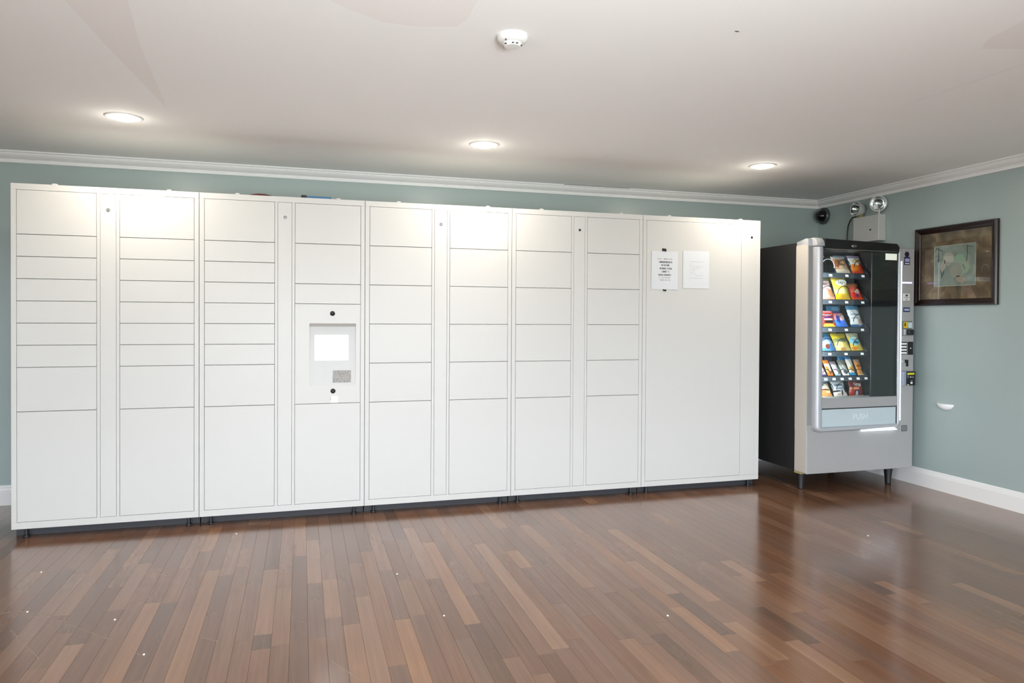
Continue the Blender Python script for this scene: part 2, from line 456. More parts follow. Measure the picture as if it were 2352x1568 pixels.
# ------------------------------------------------------------------ parcel lockers
YL = 4.5955                    # front plane of the lockers
LW, LP = 0.9692, 0.9718        # unit width and pitch
LX0 = -1.564
Z0, ZU, ZT, LB, LT = 0.0931, 0.12448, 1.9603, 0.055, 1.995
C1 = (0.0270, 0.4270); PA = (0.4440, 0.5280); C2 = (0.5450, 0.9440)
DEP = 0.70
M_plinth = mat('dark slate plinth', '#2e2f34', 0.6)
def rowz(n): return Z0 + n * ZU
_door = {}
def door_mesh(w, h):
    k = (round(w, 4), round(h, 4))
    if k not in _door:
        _door[k] = MB().box(-w / 2, w / 2, -0.0005, 0.018, -h / 2, h / 2, 0.0012, 2).mesh('door', M_lock)
    return _door[k]
foot_me = MB().lathe([(0, 0), (0.016, 0), (0.017, 0.004), (0.016, 0.009), (0.009, 0.012), (0.008, 0.058), (0, 0.058)], 12).mesh('foot', M_dark, True)
tab_me = MB().box(-0.012, 0.012, 0, 0.03, 0, 0.008, 0.0025).mesh('bolt_cap', M_lock)
lock_me = MB().lathe([(0, -0.004), (0.0045, -0.004), (0.0095, -0.003), (0.0105, 0.0), (0.0105, 0.004), (0, 0.004)], 16, Matrix.Rotation(PI / 2, 4, 'X') @ Matrix.Scale(-1, 4, (0, 0, 1))).mesh('lock', M_grey, True)
lockdark_me = MB().lathe([(0, -0.003), (0.006, -0.003), (0.0085, -0.002), (0.009, 0.003), (0, 0.003)], 16, Matrix.Rotation(PI / 2, 4, 'X') @ Matrix.Scale(-1, 4, (0, 0, 1))).mesh('lock', M_dark, True)
AB = [5, 7, 8, 9, 10, 11, 12, 13, 15]
EH = [5, 7, 9, 11, 13, 15]
DD = [5, 'kiosk', 11, 13, 15]
G = 0.0017
def locker(idx, label, c1, c2, big=False, lockme=lock_me, lockpos=None):
    x0 = LX0 + idx * LP
    t = thing('parcel_locker', label, 'locker', (x0, YL, 0), 'row of white parcel lockers')
    # carcass behind the doors
    b = MB(); b.box(0, LW, 0.020, DEP, LB, LT); b.build('carcass', M_lockin, t)
    f = MB()
    xs = [(0, C1[0])]
    if not big: xs += [(C1[1], PA[0]), (PA[1], C2[0]), (C2[1], LW)]
    else: xs += [(0.806, 0.8085), (0.930, LW)]
    for a, c in xs: f.box(a, c, 0, 0.021, Z0, ZT, 0.0012, 2)
    f.box(0, LW, 0, 0.021, LB, Z0, 0.0012, 2); f.box(0, LW, 0, 0.021, ZT, LT, 0.0012, 2)
    f.box(0, LW, 0.021, DEP, LT - 0.002, LT + 0.0005); f.box(-0.0005, 0.001, 0.021, DEP, LB, LT); f.box(LW - 0.001, LW + 0.0005, 0.021, DEP, LB, LT)
    f.build('frame', M_lock, t)
    MB().box(0.002, LW - 0.002, 0.070, DEP - 0.02, 0.001, LB - 0.001).build('plinth', M_plinth, t)
    def doors(c, rows):
        lo = 0
        w = c[1] - c[0] - 2 * G
        z = Z0
        for r in rows:
            if r == 'kiosk':
                z = rowz(10); lo = 10; continue
            z1 = rowz(r) if r < 15 else ZT
            h = z1 - z - 2 * G
            part('door', door_mesh(w, h), t, ((c[0] + c[1]) / 2, 0.0, (z + z1) / 2))
            z = z1
    if big:
        c = (C1[0], 0.806)
        part('door', door_mesh(c[1] - c[0] - 2 * G, ZT - Z0 - 2 * G), t, ((c[0] + c[1]) / 2, 0, (Z0 + ZT) / 2))
        c = (0.8085, 0.930)
        part('access_panel', door_mesh(c[1] - c[0] - 2 * 0.0006, ZT - Z0 - 2 * 0.0006), t, ((c[0] + c[1]) / 2, 0, (Z0 + ZT) / 2))
        part('lock', lockme, t, (0.894, -0.001, 1.868))
    else:
        doors(C1, c1); doors(C2, c2)
        part('access_panel', door_mesh(PA[1] - PA[0] - 2 * 0.0013, ZT - Z0 - 2 * 0.0013), t, ((PA[0] + PA[1]) / 2, 0, (Z0 + ZT) / 2))
        part('lock', lockme, t, ((PA[0] + PA[1]) / 2 + 0.001, -0.001, 1.868))
    for fx in (0.06, LW - 0.06):
        for fy in (0.045,): part('foot', foot_me, t, (fx, fy, 0))
    for fx in (0.212, 0.806): part('bolt_cap', tab_me, t, (fx, 0.006, LT + 0.0005))
    return t
locker(0, 'white parcel locker unit at the left end of the row, nine doors per column', AB, AB)
L2 = locker(1, 'white parcel locker unit with the lit kiosk screen in its right column', AB, DD)
locker(2, 'white two-column parcel locker unit immediately right of the kiosk locker', EH, EH)
locker(3, 'white two-column parcel locker unit just left of the tall single-door unit', EH, EH, lockme=lockdark_me)
locker(4, 'white locker unit with one tall door and two paper notices, beside the vending machine', None, None, True, lockdark_me)

# kiosk fascia in the second locker: slanted recess, screen, painted shade strip, scanner window
kx0, kx1, kz0, kz1 = C2[0] + G, C2[1] - G, rowz(5) + G, rowz(10) - G
LX = LX0 + LP
bx0, bx1, bz0, bz1 = 0.040 - LX, 0.322 - LX, 0.826, 1.216
k = MB()
k.box(kx0, bx0, -0.0005, 0.018, kz0, kz1); k.box(bx1, kx1, -0.0005, 0.018, kz0, kz1)
k.box(bx0, bx1, -0.0005, 0.018, kz0, bz0); k.box(bx0, bx1, -0.0005, 0.018, bz1, kz1)
kio = k.build('kiosk_panel', M_lock, L2)
def slant(z): return 0.0005 + (z - bz0) / (bz1 - bz0) * 0.016
q = MB()
q.prism([(0.0005, bz0), (slant(bz1), bz1), (0.019, bz1), (0.019, bz0)], bx0, bx1, 'x')
q.build('slanted_fascia', mat('pale grey kiosk fascia', '#bfc0bf', 0.35), kio)
def on_slant(name, x0, x1, z0, z1, th, m, bev=0.001):
    s = MB()
    s.prism([(slant(z0) - th, z0), (slant(z1) - th, z1), (slant(z1) + 0.0005, z1), (slant(z0) + 0.0005, z0)], x0 - LX, x1 - LX, 'x')
    return s.build(name, m, kio)
on_slant('screen', 0.072, 0.276, 0.985, 1.143, 0.0012, mat('lit white screen', '#ffffff', 0.2, emit='#ffffff', estr=1.1))
on_slant('recess_shade', 0.040, 0.322, 1.197, 1.216, 0.003, mat('taupe painted shade', '#a9a29d', 0.5))  # shadow under the top edge of the recess, put in as a taupe strip
def speck():
    m = mat('speckled grey scanner window', '#8a8681', 0.35)
    nt = m.node_tree; b = nt.nodes['Principled BSDF']
    v = nt.nodes.new('ShaderNodeTexVoronoi'); v.inputs['Scale'].default_value = 240.0
    tc = nt.nodes.new('ShaderNodeTexCoord'); nt.links.new(tc.outputs['Object'], v.inputs['Vector'])
    r = nt.nodes.new('ShaderNodeValToRGB'); r.color_ramp.elements[0].color = lin('#cfcac4'); r.color_ramp.elements[1].color = lin('#6f6b66')
    r.color_ramp.elements[0].position = 0.1; r.color_ramp.elements[1].position = 0.5
    nt.links.new(v.outputs['Distance'], r.inputs[0]); nt.links.new(r.outputs[0], b.inputs['Base Color'])
    return m
on_slant('scanner_window', 0.181, 0.293, 0.845, 0.921, 0.0012, speck())
lens_me = MB().lathe([(0, -0.010), (0.006, -0.0095), (0.011, -0.006), (0.0135, -0.001), (0.0155, -0.0005), (0.0155, 0.003), (0, 0.003)], 20, Matrix.Rotation(PI / 2, 4, 'X') @ Matrix.Scale(-1, 4, (0, 0, 1))).mesh('camera_lens', mat('glossy black lens', '#14161a', 0.08), True)
part('camera_lens', lens_me, kio, (0.179 - LX, -0.0005, 1.279))
part('camera_lens', lens_me, kio, (0.183 - LX, -0.0005, 0.792))
MB().box(0.166 - LX, 0.170 - LX, -0.002, 0.001, 0.734, 0.752).build('key_slot', M_grey, kio)
MB().box(0.172 - LX, 0.212 - LX, -0.0016, 0.001, 0.719, 0.757, 0.0005).build('scan_light', mat('lit scan light', '#ffffff', 0.3, emit='#ffffff', estr=2.5), kio)

# ------------------------------------------------------------------ notices on the tall door
def glyphs(mb, x0, x1, zc, h, seed, y, bold=1.0):
    r = random.Random(seed); x = x0; sw = 0.0011 * bold
    while x < x1 - 0.004:
        w = r.uniform(0.0042, 0.0062)
        if r.random() < 0.13: x += w; continue
        pat = r.randrange(6)
        def bx(a, b, c, d): mb.box(a, b, y - 0.0003, y, c, d)
        zb, zt = zc - h / 2, zc + h / 2
        bx(x, x + sw, zb, zt)
        if pat in (0, 2, 4): bx(x + w - 0.0016 - sw, x + w - 0.0016, zb, zt)
        if pat in (1, 2, 3): bx(x, x + w - 0.0016, zt - sw, zt)
        if pat in (0, 3, 5): bx(x, x + w - 0.0016, zc - sw / 2, zc + sw / 2)
        if pat in (2, 3, 5): bx(x, x + w - 0.0016, zb, zb + sw)
        x += w
def notice(name, label, x0, x1, z0, z1, curl):
    t = thing(name, label, 'notice', ((x0 + x1) / 2, YL, z0))
    w, h = x1 - x0, z1 - z0
    def fn(a, b):
        e = abs(a - 0.5) * 2
        return ((a - 0.5) * w, -0.0016 - curl * e ** 2.2 - 0.3 * curl * (1 - b) ** 2, b * h)
    s = MB().grid(fn, 10, 6)
    s.build('sheet', mat('white paper', '#d3d7dc', 0.7), t, smooth=True)
    return t
PX = 0.0036
n1 = notice('paper_notice', 'white printed notice with bold black centred text, taped top and bottom to the tall door', 2.389, 2.600, 1.468, 1.742, 0.0015)
tx = MB(); tr = MB(); tf = MB()
cxp, czb = (2.389 + 2.600) / 2, 1.468
def lx(u): return 2.389 + (u - 1497) * 0.00362 - cxp
def lz(v): return 1.742 - (v - 577.5) * 0.00318 - czb
glyphs(tr, lx(1511), lx(1545), lz(595), 0.008, 1, -0.0018, 0.9)
for (a, b, v, s) in ((1514, 1543, 602, 2), (1519, 1537, 609, 3), (1514, 1543, 616.5, 4), (1520, 1537, 623.5, 5), (1508, 1548, 631, 6)):
    glyphs(tx, lx(a), lx(b), lz(v), 0.0125, s, -0.0018, 1.7)
glyphs(tf, lx(1507), lx(1548), lz(637), 0.006, 7, -0.0018, 0.8); glyphs(tf, lx(1513), lx(1546), lz(642.5), 0.007, 8, -0.0018, 0.9)
tr.build('heading_print', mat('dull red ink', '#8c4a4a', 0.7), n1); tx.build('body_print', mat('black ink', '#1c1c1e', 0.7), n1); tf.build('small_print', mat('grey ink', '#606066', 0.7), n1)
n2 = notice('paper_notice', 'white notice with faint grey left-aligned text, right of the bold-print notice', 2.642, 2.857, 1.480, 1.751, 0.001)
tg = MB()
cx2 = (2.642 + 2.857) / 2
def lx2(u): return 2.642 + (u - 1568.5) * 0.00362 - cx2
def lz2(v): return 1.751 - (v - 576) * 0.00318 - 1.480
for i, (a, b, v) in enumerate(((1583.5, 1618, 600), (1583.5, 1588, 606), (1583.5, 1615, 611), (1583.5, 1607, 615.5), (1583.5, 1596, 620), (1583.5, 1594, 624.5), (1583.5, 1599, 628), (1598, 1614, 632), (1583.5, 1614, 637.5), (1616, 1621, 643.5))):
    glyphs(tg, lx2(a), lx2(b), lz2(v), 0.0045, 20 + i, -0.0018, 0.55)
tg.build('body_print', mat('pale grey ink', '#b4b4b8', 0.7), n2)
M_tape = mat('black tape', '#17110f', 0.5)
for lab, pts in (('upper black tape square holding the bold-print notice', [(2.474, 1.763), (2.505, 1.760), (2.507, 1.741), (2.474, 1.743)]),
                 ('lower black tape scrap holding the bottom of the bold-print notice', [(2.479, 1.469), (2.509, 1.466), (2.506, 1.454), (2.484, 1.457)])):
    c = pts[0]
    o = MB().prism([(a - c[0], b - c[1]) for a, b in pts], -0.0042, -0.0036 if False else -0.0006, 'y').build('tape_piece', M_tape, None, (c[0], YL, c[1]))
    tag(o, lab, 'tape', 'tape on the bold-print notice')

# ------------------------------------------------------------------ things left on top of the lockers
t = thing('flat_disc', 'thin maroon rounded object on top of the kiosk locker, left of the blue tool', 'object', (-0.252, 4.71, LT + 0.001))
MB().lathe([(0, 0), (0.075, 0), (0.082, 0.006), (0.078, 0.012), (0.045, 0.022), (0, 0.0255)], 28).build('shell', mat('maroon plastic', '#5a1d1c', 0.4), t, smooth=True)
t = thing('hand_tool', 'blue flat tool with a short black grip lying on top of the kiosk locker', 'tool', (0.082, 4.665, LT + 0.001))
MB().box(-0.062, 0.090, -0.02, 0.02, 0, 0.018, 0.004).build('blade', mat('blue plastic', '#27699a', 0.4), t)
MB().box(-0.094, -0.060, -0.018, 0.018, 0, 0.024, 0.006).build('grip', mat('black brown rubber', '#1c1110', 0.5), t)

# ------------------------------------------------------------------ ceiling fittings
ring_dl = MB().lathe([(0.074, 0.0), (0.076, -0.004), (0.084, -0.0065), (0.091, -0.005), (0.094, 0.0)], 40).mesh('trim_ring', M_white, True)
lens_dl = MB().lathe([(0, -0.018), (0.03, -0.0172), (0.052, -0.014), (0.066, -0.008), (0.074, -0.001)], 40).mesh('lamp_lens', mat('glowing frosted lens', '#ffffff', 0.4, emit='#fff0da', estr=14.0), True)
for x, lab in ((-0.936, 'lit round recessed ceiling downlight above the leftmost locker, nearest the left edge'), (1.082, 'lit round recessed downlight in the middle of the row of three'), (3.100, 'lit round recessed downlight nearest the vending machine')):
    t = thing('downlight', lab, 'light', (x, 4.312, ZC), 'row of recessed downlights')
    part('trim_ring', ring_dl, t); part('lamp_lens', lens_dl, t)
    l = bpy.data.lights.new('downlight_lamp', 'AREA'); l.shape = 'DISK'; l.size = 0.13; l.energy = DOWN_W; l.color = (1.0, 0.90, 0.76)
    lo = bpy.data.objects.new('downlight_lamp', l); link(lo, t, (0, 0, -0.021))
    l = bpy.data.lights.new('bulb_glow', 'POINT'); l.energy = 0.7; l.color = (1.0, 0.92, 0.82); l.shadow_soft_size = 0.03
    link(bpy.data.objects.new('bulb_glow', l), t, (0, 0, -0.060))
t = thing('smoke_detector', 'round white smoke detector on the ceiling in front of the downlights', 'detector', (0.768, 2.625, ZC))
MB().lathe([(0, -0.004), (0.058, -0.004), (0.0625, -0.002), (0.0625, 0.0)][::-1] + [], 40).build('base_plate', M_white, t, smooth=True)
MB().lathe([(0.060, -0.003), (0.059, -0.012), (0.053, -0.022), (0.042, -0.028), (0.036, -0.029), (0.036, -0.034), (0.030, -0.042), (0.0, -0.044)], 40).build('housing', M_white, t, smooth=True)
vv = MB()
for a in (-2.6, -0.5, 0.6, 2.7):
    an = -PI / 2 + a * 0.42
    x, y = 0.0345 * math.cos(an), 0.0345 * math.sin(an)
    m4 = Matrix.Translation((x, y, -0.0375)) @ Matrix.Rotation(an, 4, 'Z')
    bm0 = len(vv.bm.verts)
    vv.box(-0.003, 0.003, -0.004, 0.004, -0.0016, 0.0016)
    for v in list(vv.bm.verts)[bm0:]: v.co = m4 @ v.co
vv.build('vent_slots', M_dark, t)
MB().lathe([(0, -0.003), (0.0022, -0.003), (0.003, 0.002), (0, 0.002)], 10).build('status_lamp', M_dark, t, (-0.034, -0.030, -0.0275))

# ------------------------------------------------------------------ things on the right wall
# emergency light unit
t = thing('emergency_light', 'off-white wall box with two round lamp heads above the vending machine', 'light', (XR, 4.80, 1.899))
MB().box(-0.073, -0.001, -0.138, 0.138, 0, 0.212, 0.004).build('battery_box', M_emerg, t)
MB().box(-0.0755, -0.072, -0.060, -0.042, 0.088, 0.100, 0.002).build('test_button', M_black, t)
def lamp_head(loc, dirv, r, dep):
    d = Vector(dirv).normalized(); zq = Vector((0, 0, 1)).rotation_difference(d).to_matrix().to_4x4()
    h = MB().lathe([(0, -dep), (r * 0.55, -dep), (r * 0.85, -dep * 0.75), (r * 0.97, -dep * 0.4), (r, -0.006), (r, 0.004), (r * 0.9, 0.005), (r * 0.88, 0.0)], 32, zq)
    hd = h.build('lamp_head', M_emerg, t, loc, True)
    MB().lathe([(r * 0.89, 0.0), (r * 0.80, -0.018), (r * 0.55, -0.035), (r * 0.2, -0.044), (0, -0.045)], 32, zq).build('reflector', M_chrome, hd, (0, 0, 0), True)
    MB().lathe([(0, -0.012), (0.008, -0.014), (0.009, -0.030), (0.004, -0.040), (0, -0.040)], 12, zq).build('bulb', M_glass, hd, (0, 0, 0), True)
    MB().lathe([(0, 0.006), (r * 0.5, 0.005), (r * 0.89, 0.0015)], 32, zq).build('lens_cover', M_glass, hd, (0, 0, 0), True)
    return hd
lamp_head((-0.060, -0.118, 0.298), (-0.72, -0.69, -0.05), 0.064, 0.060)
lamp_head((-0.080, 0.106, 0.285), (-0.99, -0.02, 0.04), 0.060, 0.078)
MB().lathe([(0.013, 0), (0.013, 0.012), (0.008, 0.016), (0.008, 0.045)], 14).build('stem', M_emerg, t, (-0.045, -0.112, 0.205), True)
MB().box(-0.05, -0.02, 0.075, 0.125, 0.205, 0.240, 0.006).build('bracket', mat('yellowed plastic bracket', '#8f8350', 0.5), t)
c = thing('power_cable', 'black cable looping from the left lamp head down behind the vending machine', 'cable', (XR - 0.03, 4.98, 1.80))
MB().tube([(-0.012, -0.035, 0.325), (-0.012, -0.005, 0.325), (-0.005, 0.035, 0.305), (0, 0.065, 0.260), (0.005, 0.080, 0.20), (0.006, 0.082, 0.12), (0.006, 0.078, 0.0), (0.006, 0.076, -0.3)], 0.005, 8).build('cord', M_black, c, smooth=True)
# dome camera in the corner
t = thing('dome_camera', 'small dark dome security camera in the corner under the crown moulding', 'camera', (XR, 5.372, 2.193))
mx = Matrix.Rotation(-PI / 2, 4, 'Y')
MB().lathe([(0, 0), (0.074, 0), (0.076, 0.008), (0.074, 0.020), (0.062, 0.030), (0.056, 0.028), (0.054, 0.016)], 36, mx).build('housing', mat('dark grey camera housing', '#4b5556', 0.3, metal=0.3), t, smooth=True)
MB().lathe([(0.0555, 0.020)] + [(0.056 * math.cos(a * PI / 20), 0.026 + 0.056 * math.sin(a * PI / 20)) for a in range(0, 10)] + [(0, 0.082)], 36, mx).build('dome', mat('glossy black dome', '#08090a', 0.06), t, smooth=True)
# framed picture
t = thing('framed_picture', 'dark wood framed brown collage picture under glass on the right wall', 'picture', (XR, 4.02, 1.366))
fy0, fy1, fz1 = -0.338, 0.335, 0.582
fw = 0.046
M_frame = mat('dark walnut frame', '#20120e', 0.28, noise=0.15, nscale=14)
fr = MB()
prof = [(-0.001, 0), (-0.020, 0), (-0.030, 0.006), (-0.031, 0.014), (-0.024, 0.026), (-0.020, 0.040), (-0.014, fw), (-0.001, fw)]   # (x out of wall, inset)
def ring_loop(i): return [(fy0 + i, i), (fy1 - i, i), (fy1 - i, fz1 - i), (fy0 + i, fz1 - i)]
rings = [[fr.bm.verts.new((x, a, b)) for a, b in ring_loop(i)] for x, i in prof]
for A, B in zip(rings, rings[1:] + rings[:1]):
    for j in range(4):
        l = (j + 1) % 4
        fr.bm.faces.new((A[j], A[l], B[l], B[j]))
fr.build('frame', M_frame, t)
def mottle(name, c1, c2, c3, sc, det=5):
    m = mat(name, c1, 0.7)
    nt = m.node_tree; b = nt.nodes['Principled BSDF']
    tc = nt.nodes.new('ShaderNodeTexCoord'); n = nt.nodes.new('ShaderNodeTexNoise'); n.inputs['Scale'].default_value = sc; n.inputs['Detail'].default_value = det
    n.inputs['Distortion'].default_value = 0.8
    nt.links.new(tc.outputs['Object'], n.inputs['Vector'])
    r = nt.nodes.new('ShaderNodeValToRGB'); e = r.color_ramp.elements
    e[0].position = 0.33; e[0].color = lin(c1); e[1].position = 0.68; e[1].color = lin(c3); x = e.new(0.5); x.color = lin(c2)
    nt.links.new(n.outputs['Fac'], r.inputs[0]); nt.links.new(r.outputs[0], b.inputs['Base Color'])
    return m
MB().box(-0.008, -0.001, fy0 + fw - 0.004, fy1 - fw + 0.004, fw - 0.004, fz1 - fw + 0.004).build('mat_board', mottle('mottled brown paper', '#5e4938', '#7e634d', '#a08466', 9), t)
my0, my1, mz0, mz1 = -0.170, 0.172, 0.140, 0.437
MB().box(-0.0095, -0.0075, my0, my1, mz0, mz1).build('art_sheet', mottle('grey green art paper', '#858a82', '#9b9e97', '#b8b2a9', 7), t)
bord = MB()
for a, b_, c_, d_ in ((my0, my1, mz0, mz0 + .003), (my0, my1, mz1 - .003, mz1), (my0, my0 + .003, mz0, mz1), (my1 - .003, my1, mz0, mz1)):
    bord.box(-0.0102, -0.009, a, b_, c_, d_)
bord.build('pale_border', mat('pale cream edge', '#cfd3c6', 0.7), t)
def blob(name, cy, cz, ry, rz, col, seed, rot=0.0):
    r = random.Random(seed); P = []
    for i in range(14):
        a = 2 * PI * i / 14; k_ = r.uniform(0.72, 1.15)
        y_, z_ = ry * k_ * math.cos(a), rz * k_ * math.sin(a)
        P.append((cy + y_ * math.cos(rot) - z_ * math.sin(rot), cz + y_ * math.sin(rot) + z_ * math.cos(rot)))
    MB().prism([(p[0], p[1]) for p in P], -0.0103, -0.0088, 'x').build(name, mat(name + ' paper', col, 0.7), t)
blob('torn_scrap', 0.095, 0.290, 0.026, 0.045, '#bdb0a6', 3, 0.3); blob('torn_scrap', 0.055, 0.34, 0.045, 0.06, '#b7aa9f', 4)
blob('torn_scrap', -0.045, 0.335, 0.045, 0.028, '#9db39a', 5); blob('torn_scrap', -0.01, 0.245, 0.05, 0.05, '#aba196', 6)
blob('torn_scrap', -0.09, 0.265, 0.035, 0.045, '#a9b49c', 8, .4); blob('torn_scrap', -0.05, 0.185, 0.045, 0.028, '#b49f8e', 9, .5)
M_ink = mat('dark ink line', '#33352f', 0.7)
for L_ in ([(0.16, 0.395), (0.148, 0.425), (0.13, 0.410), (0.095, 0.398)], [(0.135, 0.42), (0.130, 0.37), (0.135, 0.32)], [(0.118, 0.27), (0.10, 0.215), (0.112, 0.20)], [(0.10, 0.215), (0.088, 0.25)],
           [(-0.102, 0.425), (-0.105, 0.36), (-0.098, 0.315)], [(-0.102, 0.42), (-0.145, 0.408)], [(-0.07, 0.29), (-0.085, 0.255)], [(0.16, 0.365), (0.135, 0.366)]):
    MB().tube([(-0.0105, a, b) for a, b in L_], 0.0017, 5).build('ink_line', M_ink, t)
MB().box(-0.0145, -0.0135, fy0 + fw - 0.003, fy1 - fw + 0.003, fw - 0.003, fz1 - fw + 0.003).build('glass', M_glass, t)
# half-moon fixture low on the right wall
t = thing('wall_fixture', 'small white half-moon fixture with a flat top low on the right wall', 'fixture', (XR, 4.088, 0.600))
hm = MB()
def hmf(a, b):
    an = PI * a; r = math.sin(PI / 2 * b)
    return (-0.0005 - 0.030 * math.cos(PI / 2 * b), 0.070 * r * math.cos(an), 0.046 - 0.046 * r * math.sin(an))
hm.grid(hmf, 20, 8, False)
hm.prism([(-0.0005, -0.070)] + [(-0.0005 - 0.030 * math.cos(PI / 2 * b), -0.070 * math.sin(PI / 2 * b)) for b in (0.9, .75, .6, .45, .3, .15, 0)] + [(-0.0005 - 0.030 * math.cos(PI / 2 * b), 0.070 * math.sin(PI / 2 * b)) for b in (.15, .3, .45, .6, .75, .9)] + [(-0.0005, 0.070)], 0.0445, 0.046, 'z')
hm.build('shell', mat('white fixture plastic', '#f2f2f2', 0.4), t, smooth=True)
MB().box(-0.0325, -0.028, -0.02, 0.02, 0.039, 0.0425, 0.001).build('lip', M_white, t)

# ------------------------------------------------------------------ vending machine
VX0, VX1, VY = 3.498, 4.455, 4.318
VCX, VCY = (VX0 + VX1) / 2, 4.75
V = thing('vending_machine', 'silver and black snack vending machine with lit glass front beside the white lockers', 'vending machine', (VCX, VCY, 0))
def vb(name, x0, x1, y0, y1, z0, z1, m, bev=0.0, parent=None, seg=2):
    return MB().box(x0 - VCX, x1 - VCX, y0 - VCY, y1 - VCY, z0, z1, bev, seg).build(name, m, parent or V)
YD = 4.452                    # back of the door, front of the cabinet
cb = MB()
def cbx(*a): cb.box(a[0] - VCX, a[1] - VCX, a[2] - VCY, a[3] - VCY, a[4], a[5])
cbx(VX0 + .006, VX0 + .05, YD, 5.20, .14, 1.822); cbx(VX1 - .05, VX1 - .006, YD, 5.20, .14, 1.822)
cbx(VX0 + .05, VX1 - .05, 5.16, 5.20, .14, 1.822); cbx(VX0 + .05, VX1 - .05, YD, 5.16, 1.79, 1.822); cbx(VX0 + .05, VX1 - .05, YD, 5.16, .14, .64)
cb.build('cabinet', M_blackmatte, V)
# interior liner
li = MB()
def lib(*a): li.box(a[0] - VCX, a[1] - VCX, a[2] - VCY, a[3] - VCY, a[4], a[5])
lib(3.585, 3.645, 4.40, 4.95, .64, 1.79); lib(4.165, 4.40, YD - .05, 4.95, .64, 1.79); lib(3.655, 4.165, 4.93, 4.95, .64, 1.79)
lib(3.655, 4.165, 4.345, 4.93, .64, .672); lib(3.585, 4.30, 4.345, 4.90, 1.775, 1.79)
li.build('inner_liner', M_dark, V)
M_bp = mat('black side panel', '#16181b', 0.3)
vb('black_panel', 4.075, 4.300, 4.335, 4.347, .66, 1.775, M_bp, 0.002)
vb('side_lining', 4.300, 4.309, 4.3195, 4.402, .66, 1.79, M_bp)
# door: lower panel, left margin, control column
dp = MB()
def db(*a): dp.box(a[0] - VCX, a[1] - VCX, a[2] - VCY, a[3] - VCY, a[4], a[5], a[6] if len(a) > 6 else 0)
db(VX0, VX1, VY, YD, .136, .455, .004); db(VX0, 3.585, VY, YD, .45, 1.79)
db(4.31, VX1, VY, YD, .45, 1.797, .004); db(3.60, 4.31, VY + .03, VY + .045, .45, .69)
dp.build('door', M_silver, V)
vb('shaded_margin', VX0 + .002, 3.545, VY - .0015, VY + .004, .49, 1.787, mat('mid grey margin with painted shade', '#868788', .4, metal=.1), .0005)  # shade of the recessed margin put in as a darker grey
vb('lit_side_trim', VX0 - .0015, VX0 + .004, VY + .006, YD - .004, .142, 1.80, mat('warm grey side trim with painted light', '#c0bbb3', .4), .001)  # downlight falling on this side put into its paler, warmer colour
vb('bezel_band', 3.596, 4.305, 4.292, 4.345, .612, .684, M_silver, .003)
# bezel ring: broad left pillar, bottom rail, thin right rail
rg = MB()
def arc(cx, cz, r, a0, a1, n=6): return [(cx + r * math.cos(math.radians(a0 + (a1 - a0) * i / n)), cz + r * math.sin(math.radians(a0 + (a1 - a0) * i / n))) for i in range(n + 1)]
out = [(3.535, 1.782)] + arc(3.580, .487, .045, 180, 270) + arc(4.282, .482, .040, 270, 360) + [(4.322, 1.775)]
inn = [(3.599, 1.782)] + arc(3.605, .484, .006, 180, 270) + arc(4.296, .484, .006, 270, 360) + [(4.302, 1.775)]
rp = [(0.0, VY + .004), (0.0, 4.292), (0.12, 4.279), (0.35, 4.270), (0.65, 4.270), (0.88, 4.277), (1.0, 4.288), (1.0, VY + .03)]
rings = []
for tt, y in rp:
    rings.append([rg.bm.verts.new((o[0] + (i_[0] - o[0]) * tt - VCX, y - VCY, o[1] + (i_[1] - o[1]) * tt)) for o, i_ in zip(out, inn)])
for A, B in zip(rings, rings[1:]):
    for j in range(len(A) - 1): rg.bm.faces.new((A[j], A[j + 1], B[j + 1], B[j]))
rg.build('bezel_ring', M_ring, V, smooth=True)
# pillar cap sweeping back over the door top
cp = MB().prism([(y - VCY, z) for y, z in ((4.271, 1.786), (4.272, 1.806), (4.278, 1.824), (4.292, 1.840), (4.312, 1.849), (4.335, 1.850), (4.372, 1.842), (4.41, 1.833), (4.447, 1.828), (4.447, 1.788))], 3.534 - VCX, 3.601 - VCX, 'x', .006)
cp.prism([(y - VCY, z) for y, z in ((4.322, 1.792), (4.322, 1.838), (4.345, 1.846), (4.372, 1.840), (4.41, 1.832), (4.447, 1.827), (4.447, 1.788))], VX0 - VCX, 3.535 - VCX, 'x', .003)
cp.build('pillar_cap', M_ring, V, smooth=True)
# black header with rounded right corner and the small oval badge
hd = [(3.601, 1.770), (3.601, 1.842), (4.235, 1.829)] + arc(4.268, 1.795, .034, 88, 0, 6) + [(4.302, 1.762)]
hdr = MB().prism([(x - VCX, z) for x, z in hd], 4.275 - VCY, 4.45 - VCY, 'y', .004).build('header', M_black, V)
vb('header_seam', 3.603, 4.285, 4.271, 4.276, 1.7665, 1.7695, M_grey, parent=hdr)
MB().lathe([(0, -.004), (.020, -.0035), (.024, 0), (0, 0.002)], 24, Matrix.Translation((3.872 - VCX, 4.275 - VCY, 1.796)) @ Matrix.Scale(0.42, 4, (0, 0, 1)) @ Matrix.Rotation(PI / 2, 4, 'X') @ Matrix.Scale(-1, 4, (0, 0, 1))).build('badge', M_chrome, hdr, smooth=True)
vb('glass_front', 3.600, 4.302, 4.300, 4.304, .682, 1.770, M_glass)
vb('price_sticker', 4.176, 4.284, 4.2985, 4.2997, 1.706, 1.754, mat('white glass sticker with added glow', '#f4f7ec', 0.5, emit='#f4f7ec', estr=0.25))  # plain sticker with a faint glow added
